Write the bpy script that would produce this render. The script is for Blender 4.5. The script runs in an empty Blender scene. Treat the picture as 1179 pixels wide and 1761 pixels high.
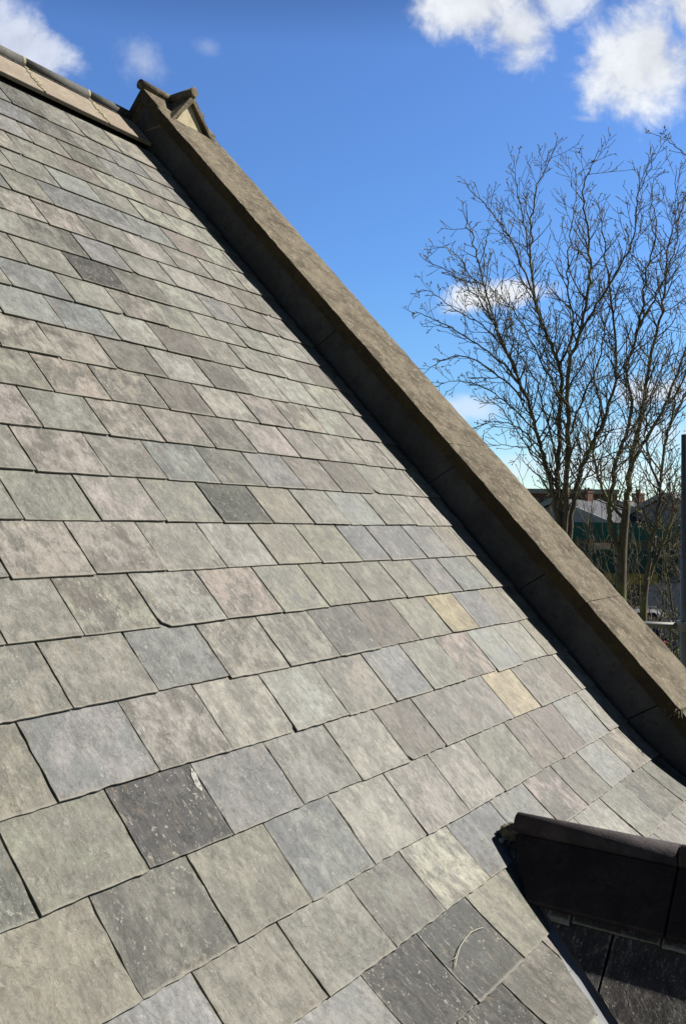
import bpy, bmesh, math, random
from mathutils import Vector, Matrix, noise as mnoise
R = math.radians
# ------------------------------------------------------------------ frame
# photo-calibrated frame: camera-space axes (x right, y down, z forward)
F, CX, CY = 1560.19, 589.5, 880.5          # focal length / centre in photo pixels
S = 0.2                                    # metres per roof unit
T0 = Vector((-4.74052556, 5.30405350, 3.08512764))
AU = Vector((0.56021029, 0.01900377, 0.82813241))
AV = Vector((0.55891969, 0.72919102, -0.39482810))
AN = Vector((0.61136994, -0.68404628, -0.39787873))
WX = Vector((0.56021029, 0.01900377, 0.82813241))
WY = Vector((-0.82828199, 0.0, 0.56031148))
WZ = Vector((0.01064803, -0.99981941, 0.01574048))
HC = 4.8                                   # camera height above the ground
TH = R(46.8296)
UP_Y, UP_Z = math.cos(TH), math.sin(TH)

def c2w(P):
    return Vector((P.dot(WX) * S, P.dot(WY) * S, P.dot(WZ) * S + HC))
def W(u, v, n=0.0):                        # roof coordinates -> world
    return c2w(T0 + AU * u + AV * v + AN * n)
def M(x, y, z):                            # roof units, world axes -> world metres
    return Vector((x * S, y * S, z * S + HC))
def pxd(x, y, D):                          # where a photo pixel's ray reaches depth D metres
    d = Vector(((x - CX) / F, (y - CY) / F, 1.0)) * D
    return Vector((d.dot(WX), d.dot(WY), d.dot(WZ) + HC))
def flare(v):                              # bell-cast eaves: the foot of the slope kicks out
    if v < -1.5: return 0.0
    if v < 1.5: return .05 * (v + 1.5) ** 2
    return .45 + .3 * (v - 1.5)
def uv_of(x, y):
    n = 0.0; d = Vector(((x - CX) / F, (y - CY) / F, 1.0))
    for _ in range(25):
        s = (n + T0.dot(AN)) / d.dot(AN); P = d * s - T0
        v = P.dot(AV); n = flare(v)
    return P.dot(AU), v
def SW(u, v, h=0.0):                       # point h above the (flared) slope
    return W(u, v, flare(v) + h)

sc = bpy.context.scene
# ------------------------------------------------------------------ camera
cam = bpy.data.cameras.new("camera"); camo = bpy.data.objects.new("camera", cam)
sc.collection.objects.link(camo); sc.camera = camo
cam.sensor_fit = 'HORIZONTAL'; cam.sensor_width = 36.0; cam.lens = 36.0 * F / 1179.0
cam.clip_start = 0.05; cam.clip_end = 5000
mx = Matrix(((WX[0], -WX[1], -WX[2], 0), (WY[0], -WY[1], -WY[2], 0), (WZ[0], -WZ[1], -WZ[2], HC), (0, 0, 0, 1)))
camo.matrix_world = mx

# ------------------------------------------------------------------ sun and sky
sun_dir = Vector((0.61, -0.684 * -.15 - 0.729, -0.729 * -.15 + 0.684)).normalized()
sun_el = math.asin(sun_dir.z); sun_az = math.atan2(sun_dir.x, sun_dir.y)
sun = bpy.data.lights.new("sun", 'SUN'); suno = bpy.data.objects.new("sun", sun)
sc.collection.objects.link(suno); sun.energy = 5.0; sun.angle = R(0.5); sun.color = (1.0, 0.945, 0.85)
suno.rotation_euler = (-sun_dir).to_track_quat('-Z', 'Y').to_euler()
SKY_STRENGTH = 0.05

world = bpy.data.worlds.new("World"); sc.world = world; world.use_nodes = True
nt = world.node_tree; nt.nodes.clear()
def wn(t, **k):
    n = nt.nodes.new(t)
    for a, b in k.items(): setattr(n, a, b)
    return n
def wl(a, b): nt.links.new(a, b)
def wmath(op, a, b=None, c=None, clamp=False):
    n = wn('ShaderNodeMath', operation=op); n.use_clamp = clamp
    for i, q in enumerate((a, b, c)):
        if q is None: continue
        if isinstance(q, (int, float)): n.inputs[i].default_value = q
        else: wl(q, n.inputs[i])
    return n.outputs[0]
sky = wn('ShaderNodeTexSky', sky_type='NISHITA', sun_disc=False)
sky.sun_elevation = sun_el; sky.sun_rotation = sun_az
sky.altitude = 100; sky.air_density = 1.0; sky.dust_density = 0.4; sky.ozone_density = 3.5
tc = wn('ShaderNodeTexCoord')
# clouds: fixed directions on the celestial sphere, flattened about one world direction
def dirw(x, y):
    d = Vector(((x - CX) / F, (y - CY) / F, 1.0)); return Vector((d.dot(WX), d.dot(WY), d.dot(WZ)))
az = dirw(CX, CY).normalized(); ax = Vector((az.y, -az.x, 0)).normalized(); ay = ax.cross(az) * 1.0
def dotn(v):
    n = wn('ShaderNodeVectorMath', operation='DOT_PRODUCT'); wl(tc.outputs['Generated'], n.inputs[0]); n.inputs[1].default_value = v
    return n.outputs['Value']
dz = wmath('MAXIMUM', dotn(az), 0.05); FILL_DIM_IN = dotn(az)
px = wmath('DIVIDE', dotn(ax), dz); py = wmath('DIVIDE', dotn(ay), dz)
comb = wn('ShaderNodeCombineXYZ'); wl(px, comb.inputs[0]); wl(py, comb.inputs[1]); comb.inputs[2].default_value = 3.1
def wnoise(scale, det, rough, dist=0.0, off=(0, 0, 0), st=(1, 1, 1)):
    mp = wn('ShaderNodeMapping'); wl(comb.outputs[0], mp.inputs[0]); mp.inputs['Location'].default_value = off; mp.inputs['Scale'].default_value = st
    n = wn('ShaderNodeTexNoise'); wl(mp.outputs[0], n.inputs['Vector'])
    n.inputs['Scale'].default_value = scale; n.inputs['Detail'].default_value = det; n.inputs['Roughness'].default_value = rough; n.inputs['Distortion'].default_value = dist
    return n.outputs['Fac']
n1 = wnoise(7.0, 9, 0.58, 0.3); n2 = wnoise(22.0, 11, 0.62, 0.35, (4, 2, 0))
nn = wmath('ADD', wmath('MULTIPLY', wmath('SUBTRACT', n1, .5), 2.3), wmath('MULTIPLY', wmath('SUBTRACT', n2, .5), 1.35))
# (x, y, half width, half height, tilt deg, density) in the photograph's angular scale
CL = [(800, 0, 150, 95, -10, 1.0), (880, 50, 90, 95, 35, .95), (950, -20, 80, 70, 0, .85), (1105, 90, 175, 120, 28, 1.15), (1200, 20, 140, 150, 0, 1.1), (1050, 130, 80, 60, 0, .7), (1000, 10, 45, 40, 0, .3),
      (30, 85, 120, 62, -25, .75), (-20, 60, 90, 70, 0, .6), (240, 112, 66, 44, -35, .40), (350, 82, 36, 22, -30, .22), (848, 507, 100, 27, 8, 1.0), (880, 497, 60, 24, 0, .9),
      (795, 700, 70, 22, 0, .55), (1130, 668, 100, 34, 0, .85), (1000, 805, 200, 42, 0, .6), (1120, 740, 140, 40, 0, .55), (1000, 760, 80, 20, 0, .4), (880, 790, 90, 16, 0, .35), (1000, 199, 40, 10, 0, .35)]
total = None
for (x, y, a, b, t, dn) in CL:
    gx = (x - CX) / F; gy = -(y - CY) / F
    # position relative to the cloud centre
    dx = wmath('SUBTRACT', px, gx); dy = wmath('SUBTRACT', py, gy)
    ct, st = math.cos(R(t)), math.sin(R(t))
    rx = wmath('DIVIDE', wmath('ADD', wmath('MULTIPLY', dx, ct), wmath('MULTIPLY', dy, st)), a / F)
    ry = wmath('DIVIDE', wmath('SUBTRACT', wmath('MULTIPLY', dy, ct), wmath('MULTIPLY', dx, st)), b / F)
    r2 = wmath('ADD', wmath('MULTIPLY', rx, rx), wmath('MULTIPLY', ry, ry))
    m = wmath('SUBTRACT', 1.0, wmath('SQRT', r2))
    m = wmath('MULTIPLY', wmath('MAXIMUM', m, -1.0), 1.0)
    k = wmath('ADD', m, nn)
    mr = wn('ShaderNodeMapRange', interpolation_type='SMOOTHSTEP'); wl(k, mr.inputs['Value'])
    mr.inputs['From Min'].default_value = 0.0; mr.inputs['From Max'].default_value = 0.75 if dn > .6 else 1.1
    mr.inputs['To Min'].default_value = 0.0; mr.inputs['To Max'].default_value = min(dn, 1.0)
    # no cloud far from its centre
    far = wn('ShaderNodeMapRange'); wl(r2, far.inputs['Value']); far.inputs['From Min'].default_value = 2.6; far.inputs['From Max'].default_value = 1.5
    o = wmath('MULTIPLY', mr.outputs[0], far.outputs[0])
    total = o if total is None else wmath('MAXIMUM', total, o)
front = wn('ShaderNodeMapRange'); wl(dotn(az), front.inputs['Value']); front.inputs['From Min'].default_value = .05; front.inputs['From Max'].default_value = .2
total = wmath('MULTIPLY', total, front.outputs[0])
shade = wn('ShaderNodeMapRange'); wl(wmath('ADD', wmath('MULTIPLY', n1, .6), wmath('MULTIPLY', n2, .4)), shade.inputs['Value']); shade.inputs['From Min'].default_value = .40; shade.inputs['From Max'].default_value = .60
shade.inputs['To Min'].default_value = .80; shade.inputs['To Max'].default_value = 1.08
# cloud brightness relative to the sky
ccol = wn('ShaderNodeVectorMath', operation='SCALE'); ccol.inputs[0].default_value = (9.6, 10.0, 10.7); wl(shade.outputs[0], ccol.inputs['Scale'])
# sky tint by elevation, dimmed high up to cut the fill light
sepd = wn('ShaderNodeSeparateXYZ'); wl(tc.outputs['Generated'], sepd.inputs[0])
ramp = wn('ShaderNodeValToRGB'); wl(sepd.outputs[2], ramp.inputs[0])
els = ramp.color_ramp.elements
els[0].position = 0.0; els[0].color = (.88, .90, .90, 1)
els[1].position = .74; els[1].color = (.04, .055, .085, 1)
for p_, c_ in ((.045, (.75, .86, .86, 1)), (.13, (.50, .70, .82, 1)), (.28, (.48, .70, .93, 1)), (.47, (.50, .68, .94, 1)), (.57, (.17, .23, .33, 1))):
    e_ = els.new(p_); e_.color = c_
tint = wn('ShaderNodeMix', data_type='RGBA', blend_type='MULTIPLY'); tint.inputs['Factor'].default_value = 1.0
wl(sky.outputs[0], tint.inputs['A']); wl(ramp.outputs[0], tint.inputs['B'])
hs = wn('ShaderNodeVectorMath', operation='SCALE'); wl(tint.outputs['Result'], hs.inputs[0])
# sky dimmed behind the camera, added to cut fill on the shadowed slates
fill_dim = wn('ShaderNodeMapRange', interpolation_type='SMOOTHSTEP'); fill_dim.inputs['From Min'].default_value = -.35; fill_dim.inputs['From Max'].default_value = .45
fill_dim.inputs['To Min'].default_value = .36 * 2.24; fill_dim.inputs['To Max'].default_value = 2.24
wl(FILL_DIM_IN, fill_dim.inputs['Value']); wl(fill_dim.outputs[0], hs.inputs['Scale'])
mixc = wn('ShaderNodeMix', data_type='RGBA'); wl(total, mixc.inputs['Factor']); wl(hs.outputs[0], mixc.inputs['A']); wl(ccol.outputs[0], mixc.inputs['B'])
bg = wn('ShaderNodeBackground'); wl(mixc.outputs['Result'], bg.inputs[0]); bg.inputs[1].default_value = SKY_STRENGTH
wo = wn('ShaderNodeOutputWorld'); wl(bg.outputs[0], wo.inputs[0])

# ------------------------------------------------------------------ exposure / render
sc.view_settings.view_transform = 'Standard'; sc.view_settings.look = 'None'; sc.view_settings.gamma = 1.0
sc.view_settings.exposure = 0.8
sc.render.engine = 'CYCLES'
sc.cycles.max_bounces = 6

# ------------------------------------------------------------------ helpers
COL = sc.collection
rng = random.Random(7)

class MB:
    """collects faces, with optional per-vertex attributes"""
    def __init__(s): s.v = []; s.f = []; s.a = {}
    def add(s, vs, fs, **att):
        o = len(s.v); s.v += [tuple(p) for p in vs]; s.f += [tuple(i + o for i in f) for f in fs]
        for k, val in att.items():
            L = s.a.setdefault(k, [])
            L += list(val) if isinstance(val, list) else [val] * len(vs)
    def box(s, o, x, y, z, **att):         # origin corner and three edge vectors
        P = [o, o + x, o + x + y, o + y, o + z, o + x + z, o + x + y + z, o + y + z]
        s.add(P, [(0, 3, 2, 1), (4, 5, 6, 7), (0, 1, 5, 4), (1, 2, 6, 5), (2, 3, 7, 6), (3, 0, 4, 7)], **att)
    def prism(s, prof, d, **att):          # closed profile of points extruded along d
        n = len(prof); P = list(prof) + [p + d for p in prof]
        s.add(P, [tuple(range(n))[::-1], tuple(range(n, 2 * n))] + [(i, (i + 1) % n, (i + 1) % n + n, i + n) for i in range(n)], **att)
    def tube(s, pts, rad, sides=6, cap=True, **att):
        n = len(pts); V = []; ref = None
        for i, p in enumerate(pts):
            d = (pts[min(i + 1, n - 1)] - pts[max(i - 1, 0)])
            if d.length < 1e-9: d = Vector((0, 0, 1))
            d.normalize()
            if ref is None: ref = Vector((0, 0, 1)) if abs(d.z) < .9 else Vector((1, 0, 0))
            a = d.cross(ref)
            if a.length < 1e-6: a = d.cross(Vector((1, .3, .2)))
            a.normalize(); b = d.cross(a); ref = a.cross(d)
            r = rad[i] if isinstance(rad, (list, tuple)) else rad
            for k in range(sides):
                t = 2 * math.pi * k / sides; V.append(p + a * (math.cos(t) * r) + b * (math.sin(t) * r))
        Fc = [(i * sides + k, i * sides + (k + 1) % sides, (i + 1) * sides + (k + 1) % sides, (i + 1) * sides + k) for i in range(n - 1) for k in range(sides)]
        if cap: Fc += [tuple(range(sides))[::-1], tuple((n - 1) * sides + k for k in range(sides))]
        s.add(V, Fc, **att)
    def build(s, name, mat, parent=None, smooth=False, bevel=0.0, bseg=2):
        me = bpy.data.meshes.new(name); me.from_pydata(s.v, [], s.f)
        for k, L in s.a.items():
            if isinstance(L[0], (int, float)):
                at = me.attributes.new(k, 'FLOAT', 'POINT'); at.data.foreach_set('value', L)
            elif len(L[0]) == 3:
                at = me.attributes.new(k, 'FLOAT_VECTOR', 'POINT'); at.data.foreach_set('vector', [c for q in L for c in q])
        bm = bmesh.new(); bm.from_mesh(me)
        bmesh.ops.recalc_face_normals(bm, faces=bm.faces[:])
        bm.to_mesh(me); bm.free()
        if smooth: me.polygons.foreach_set('use_smooth', [True] * len(me.polygons))
        me.materials.append(mat); me.update()
        ob = bpy.data.objects.new(name, me); COL.objects.link(ob)
        if parent is not None: ob.parent = parent
        if bevel:
            m = ob.modifiers.new('bevel', 'BEVEL'); m.width = bevel; m.segments = bseg; m.limit_method = 'ANGLE'; m.angle_limit = R(35)
        return ob

def thing(name, label, cat, group=None):
    o = bpy.data.objects.new(name, None); COL.objects.link(o); o.empty_display_size = .2
    o['label'] = label; o['category'] = cat
    if group: o['group'] = group
    return o
def tag(o, label, cat, group=None):
    o['label'] = label; o['category'] = cat
    if group: o['group'] = group
    return o
def struct(o): o['kind'] = 'structure'; return o

class Mat:
    """small node-graph builder on a Principled surface"""
    def __init__(s, name, rough=.8, spec=.3, metal=0.0):
        s.m = bpy.data.materials.new(name); s.m.use_nodes = True; s.t = s.m.node_tree
        s.b = s.t.nodes['Principled BSDF']; s.b.inputs['Roughness'].default_value = rough
        s.b.inputs['Specular IOR Level'].default_value = spec; s.b.inputs['Metallic'].default_value = metal
        s.co = None
    def n(s, t, **k):
        q = s.t.nodes.new(t)
        for a, b in k.items(): setattr(q, a, b)
        return q
    def l(s, a, b): s.t.links.new(a, b)
    def obj(s):
        if s.co is None: s.co = s.n('ShaderNodeTexCoord').outputs['Object']
        return s.co
    def attr(s, name, out='Fac'):
        return s.n('ShaderNodeAttribute', attribute_name=name).outputs[out]
    def map(s, vec, scale=(1, 1, 1), rot=(0, 0, 0), loc=(0, 0, 0)):
        q = s.n('ShaderNodeMapping'); s.l(vec, q.inputs[0]); q.inputs['Scale'].default_value = scale; q.inputs['Rotation'].default_value = rot; q.inputs['Location'].default_value = loc
        return q.outputs[0]
    def noise(s, vec, scale, det=4, rough=.55, dist=0.0, w=None):
        q = s.n('ShaderNodeTexNoise', noise_dimensions='4D' if w is not None else '3D'); s.l(vec, q.inputs['Vector'])
        if w is not None: s.l(w, q.inputs['W'])
        q.inputs['Scale'].default_value = scale; q.inputs['Detail'].default_value = det; q.inputs['Roughness'].default_value = rough; q.inputs['Distortion'].default_value = dist
        return q.outputs['Fac']
    def math(s, op, a, b=None, clamp=False):
        q = s.n('ShaderNodeMath', operation=op); q.use_clamp = clamp
        for i, v in enumerate((a, b)):
            if v is None: continue
            if isinstance(v, (int, float)): q.inputs[i].default_value = v
            else: s.l(v, q.inputs[i])
        return q.outputs[0]
    def rng(s, v, a, b, c=0.0, d=1.0, sm=False):
        q = s.n('ShaderNodeMapRange')
        if sm: q.interpolation_type = 'SMOOTHSTEP'
        s.l(v, q.inputs['Value'])
        for i, x in zip(('From Min', 'From Max', 'To Min', 'To Max'), (a, b, c, d)): q.inputs[i].default_value = x
        return q.outputs[0]
    def mix(s, f, a, b, mode='MIX'):
        q = s.n('ShaderNodeMix', data_type='RGBA', blend_type=mode)
        for nm, v in (('Factor', f), ('A', a), ('B', b)):
            if isinstance(v, (int, float)): q.inputs[nm].default_value = v
            elif isinstance(v, tuple): q.inputs[nm].default_value = (*v, 1) if len(v) == 3 else v
            else: s.l(v, q.inputs[nm])
        return q.outputs['Result']
    def scale(s, c, f):
        q = s.n('ShaderNodeVectorMath', operation='SCALE')
        if isinstance(c, tuple): q.inputs[0].default_value = c
        else: s.l(c, q.inputs[0])
        if isinstance(f, (int, float)): q.inputs['Scale'].default_value = f
        else: s.l(f, q.inputs['Scale'])
        return q.outputs[0]
    def base(s, c):
        if isinstance(c, tuple): s.b.inputs['Base Color'].default_value = (*c, 1)
        else: s.l(c, s.b.inputs['Base Color'])
    def rough(s, r): s.l(r, s.b.inputs['Roughness'])
    def bump(s, h, st=.3, dist=.01):
        q = s.n('ShaderNodeBump'); s.l(h, q.inputs['Height']); q.inputs['Strength'].default_value = st; q.inputs['Distance'].default_value = dist
        s.l(q.outputs[0], s.b.inputs['Normal'])

# ------------------------------------------------------------------ materials
def m_slate(name, dark=1.0):
    m = Mat(name, .62, .35)
    tone = m.attr('tone', 'Vector'); tone2 = m.attr('tone2', 'Vector'); seed = m.attr('seed'); spk = m.attr('speck'); loc = m.attr('luv', 'Vector')
    p = m.attr('puv', 'Vector')
    w = m.math('MULTIPLY', seed, 91.7)
    big = m.noise(p, 1.5, 5, .62, .6, w)
    st = m.noise(m.map(p, (3.0, 1.5, 1), (0, 0, R(-14))), 1.9, 9, .72, .7, w)
    st2 = m.noise(m.map(p, (3.2, 1.6, 1), (0, 0, R(11))), 4.5, 8, .75, .4, w)
    f = m.math('ADD', m.math('MULTIPLY', big, .55), m.math('MULTIPLY', st, .45))
    c = m.mix(m.rng(f, .44, .56, 0, 1, True), tone, tone2)
    # soft value variation and cleft streaks
    val = m.math('ADD', m.math('MULTIPLY', m.math('SUBTRACT', m.noise(p, 2.6, 8, .76, .3, w), .5), 1.35), m.math('MULTIPLY', m.math('SUBTRACT', st2, .5), 1.25))
    grain = m.noise(p, 34, 4, .75, 0, w); mot = m.noise(m.map(p, (1.5, .9, 1), (0, 0, R(-14))), 6.5, 8, .8, .3, w)
    val = m.math('ADD', val, m.math('MULTIPLY', m.math('SUBTRACT', mot, .5), 1.45))
    val = m.math('ADD', val, m.math('MULTIPLY', m.math('SUBTRACT', grain, .5), .85))
    c = m.scale(c, m.math('MAXIMUM', m.math('ADD', 1.0, val), .3))
    # faint rusty or mauve veining in a few slates
    vein = m.rng(m.noise(m.map(p, (3.2, 1, 1), (0, 0, R(-20))), 2.0, 4, .6, 1.2, m.math('MULTIPLY', seed, 17.0)), .55, .70, 0, .60, True)
    c = m.mix(vein, c, m.mix(m.rng(seed, .3, .7), (.31, .25, .17), (.19, .17, .145)))
    # chalky scuffs along the cleft
    scf = m.noise(m.map(p, (4.6, 1.7, 1), (0, 0, R(-12))), 3.0, 9, .80, .5, w)
    c = m.mix(m.math('MULTIPLY', m.rng(scf, .545, .66, 0, .9, True), m.rng(spk, 0, 1, .30, 1)), c, (.60, .57, .50))
    smu = m.noise(m.map(p, (3.6, 1.9, 1), (0, 0, R(-18))), 1.9, 8, .72, .6, m.math('ADD', w, 2.7))
    c = m.mix(m.rng(smu, .54, .66, 0, .62, True), c, m.scale(tone, .55))
    # pale lichen and grit specks
    nzv = m.n('ShaderNodeTexNoise'); m.l(p, nzv.inputs['Vector']); nzv.inputs['Scale'].default_value = 16; nzv.inputs['Detail'].default_value = 4
    dv_ = m.n('ShaderNodeVectorMath', operation='MULTIPLY_ADD'); m.l(nzv.outputs['Color'], dv_.inputs[0]); dv_.inputs[1].default_value = (.13, .13, 0); m.l(p, dv_.inputs[2]); pw_ = dv_.outputs[0]
    vo = m.n('ShaderNodeTexVoronoi', voronoi_dimensions='2D'); m.l(m.map(pw_, (1, .7, 1), (0, 0, R(-14))), vo.inputs['Vector']); vo.inputs['Scale'].default_value = 12.0
    vo2 = m.n('ShaderNodeTexVoronoi', voronoi_dimensions='2D'); m.l(pw_, vo2.inputs['Vector']); vo2.inputs['Scale'].default_value = 31.0
    lim = m.rng(m.noise(p, 5, 3, .6, 0, w), .45, .75, 0.0, .26)
    s1 = m.math('LESS_THAN', vo.outputs['Distance'], lim)
    c = m.mix(m.math('MULTIPLY', s1, m.rng(spk, 0, 1, .25, .80)), c, (.60, .58, .50))
    lim2 = m.rng(m.noise(p, 3.5, 3, .6, 0, w), .50, .72, 0.0, .30)
    c = m.mix(m.math('MULTIPLY', m.math('LESS_THAN', vo2.outputs['Distance'], lim2), m.rng(spk, 0, 1, .15, .6)), c, (.56, .54, .47))
    # fine scratches down the cleft, and dark pits
    scr = m.noise(m.map(p, (17, 1.6, 1), (0, 0, R(-13))), 2.6, 4, .75, .35, w)
    c = m.mix(m.math('MULTIPLY', m.rng(scr, .61, .70, 0, .8, True), m.rng(spk, 0, 1, .25, .9)), c, (.62, .60, .53))
    pit = m.noise(p, 21, 5, .8, .3, w)
    c = m.mix(m.rng(pit, .36, .28, 0, .6, True), c, (.085, .08, .065))
    # weathered tail: dirt and ochre along the exposed bottom edge, broken by noise
    sep = m.n('ShaderNodeSeparateXYZ'); m.l(loc, sep.inputs[0])
    tail = m.rng(m.math('ADD', sep.outputs[1], m.math('MULTIPLY', m.math('SUBTRACT', m.noise(p, 5, 5, .7, 0, w), .5), .42)), .90, 1.06, 0, 1, True)
    c = m.mix(m.math('MULTIPLY', tail, m.rng(seed, 0, 1, .15, .85)), c, m.mix(m.rng(m.noise(p, 9, 3), .4, .6), (.13, .12, .09), (.42, .36, .28)))
    lip = m.rng(m.math('ADD', sep.outputs[1], m.math('MULTIPLY', m.math('SUBTRACT', m.noise(p, 11, 4, .8), .5), .05)), .965, .985, 0, .45)
    c = m.mix(lip, c, (.50, .48, .40))
    # side edges: chipped and paler, a little moss
    ed = m.math('MINIMUM', sep.outputs[0], m.math('SUBTRACT', 1.0, sep.outputs[0]))
    edn = m.rng(m.math('ADD', ed, m.math('MULTIPLY', m.math('SUBTRACT', m.noise(p, 8, 4, .7), .5), .16)), .035, -.02, 0, .6, True)
    c = m.mix(edn, c, m.mix(m.rng(m.noise(p, 3, 2), .45, .6), (.17, .165, .12), (.50, .48, .40)))
    lay = m.noise(m.map(p, (1, .8, 1), (0, 0, R(-14))), 1.25, 6, .62, 1.1, m.math('ADD', w, 5.3))
    ly = m.math('ADD', m.math('ADD', m.rng(lay, .405, .415), m.rng(lay, .535, .545)), m.rng(lay, .62, .628))
    edge = m.math('ADD', m.rng(m.math('ABSOLUTE', m.math('SUBTRACT', lay, .54)), 0, .012, 1, 0), m.rng(m.math('ABSOLUTE', m.math('SUBTRACT', lay, .41)), 0, .010, 1, 0), True)
    c = m.mix(m.math('MULTIPLY', edge, m.rng(m.noise(p, 2.3, 3), .48, .62, 0, .26)), c, (.13, .12, .095))  # thin shadow line along the flake steps, painted into the colour
    c = m.scale(c, m.math('ADD', .96, m.math('MULTIPLY', ly, .035)))
    if dark != 1.0: c = m.scale(c, dark)
    m.base(c)
    m.rough(m.rng(big, .3, .7, .5, .72))
    h = m.math('ADD', m.math('MULTIPLY', st, .6), m.math('ADD', m.math('MULTIPLY', grain, .16), m.math('MULTIPLY', big, .7)))
    m.bump(m.math('ADD', m.math('ADD', h, m.math('MULTIPLY', ly, .14)), m.math('MULTIPLY', mot, .5)), .6, .010)
    return m.m

def m_stone(name, a, b, c_, lichen=(.5, .48, .38), lamt=.5, sc_=1.0, bump=.5, streak=False):
    m = Mat(name, .9, .2); o = m.obj()
    big = m.noise(o, 3.0 * sc_, 6, .65, .4); med = m.noise(o, 14 * sc_, 6, .7, .2); fine = m.noise(o, 90 * sc_, 3, .7)
    c = m.mix(m.rng(big, .38, .62, 0, 1, True), a, b)
    c = m.mix(m.rng(med, .45, .68, 0, .7, True), c, c_)
    c = m.scale(c, m.math('ADD', .72, m.math('MULTIPLY', fine, .56)))
    lic = m.rng(m.noise(o, 26 * sc_, 5, .75, .5), .60, .68, 0, lamt, True)
    c = m.mix(lic, c, lichen)
    pit = m.rng(m.noise(o, 45 * sc_, 3, .6, .6), .30, .38, .6, 0, True)
    c = m.mix(pit, c, tuple(x * .45 for x in a))
    m.base(c); m.bump(m.math('ADD', m.math('MULTIPLY', med, .8), m.math('MULTIPLY', fine, .5)), bump, .012)
    return m.m

def m_plain(name, col, rough=.7, var=.25, scale=6, metal=0.0, spec=.3, bump=0.0):
    m = Mat(name, rough, spec, metal); o = m.obj()
    n = m.noise(o, scale, 5, .6, .2)
    m.base(m.scale(col, m.math('ADD', 1 - var / 2 - .0, m.math('MULTIPLY', m.math('SUBTRACT', n, .25), var * 1.6))))
    if bump: m.bump(m.noise(o, scale * 4, 4, .6), bump, .01)
    return m.m

MAT = {}
MAT['slate'] = m_slate('weathered_slate', .455)
MAT['felt'] = m_plain('dark_roof_felt', (.035, .035, .033), .95)  # dark felt under the slates, one even colour of its own
MAT['coping'] = m_stone('coping_sandstone', (.090, .073, .051), (.172, .145, .103), (.255, .222, .163), (.40, .37, .28), .9, 1.6, 1.4)
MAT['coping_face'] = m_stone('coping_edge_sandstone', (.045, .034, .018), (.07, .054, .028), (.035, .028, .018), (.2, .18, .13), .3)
MAT['parapet'] = m_stone('parapet_lead_and_render', (.060, .058, .056), (.088, .085, .081), (.042, .042, .043), (.14, .135, .125), .25, .8, .3)
MAT['sandstone'] = m_stone('pale_sandstone', (.38, .32, .21), (.45, .385, .26), (.28, .24, .16), (.5, .45, .34), .3)
MAT['ridge_clay'] = m_stone('ridge_tile_clay', (.225, .185, .145), (.28, .235, .185), (.185, .165, .125), (.42, .39, .28), .65, 1.2, .4)
MAT['ridge_roll'] = m_stone('ridge_roll_clay', (.085, .084, .080), (.12, .117, .11), (.07, .068, .062), (.22, .215, .19), .3, 1.5, .3)
MAT['mortar'] = m_stone('mortar', (.28, .26, .17), (.34, .31, .21), (.21, .19, .13), (.4, .38, .28), .5, 2, .4)
MAT['lead'] = m_plain('lead_sheet', (.20, .21, .225), .7, .3, 9, .05, .4, .1)
MAT['black_tile'] = m_stone('black_ridge_tile', (.026, .022, .022), (.044, .035, .035), (.022, .019, .020), (.16, .15, .14), .2, 2, .4)
MAT['black_roll'] = m_stone('black_roll_top', (.045, .039, .041), (.078, .068, .071), (.036, .032, .034), (.2, .18, .17), .2, 2, .4)  # toned lighter than the tile: its sunlit highlight is put into the colour
MAT['dark_slate'] = m_slate('dark_wet_slate')

# ------------------------------------------------------------------ the building and its slates
church = thing('slate_roofed_building', 'stone building with a steep weathered slate roof, gable parapet and low black ridge', 'building')

VROW = {-15: -22.953, -14: -21.847, -13: -20.793, -12: -19.73, -11: -18.67, -10: -17.563, -9: -16.501, -8: -15.437, -7: -14.406, -6: -13.4, -5: -12.391, -4: -11.367, -3: -10.329, -2: -9.319, -1: -8.316, 0: -7.303, 1: -6.293, 2: -5.276, 3: -4.264, 4: -3.211, 5: -2.179, 6: -1.079, 7: -.093, 8: .98, 9: 2.03, 10: 3.1, 11: 4.2}
for k in (7, 8): VROW[k] = uv_of(*{7: (679, 1633), 8: (821, 1728)}[k])[1]
VROW[9] = VROW[8] + 1.03; VROW[10] = VROW[9] + 1.03; VROW[11] = VROW[10] + 1.03
VTOP = -24.05
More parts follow.
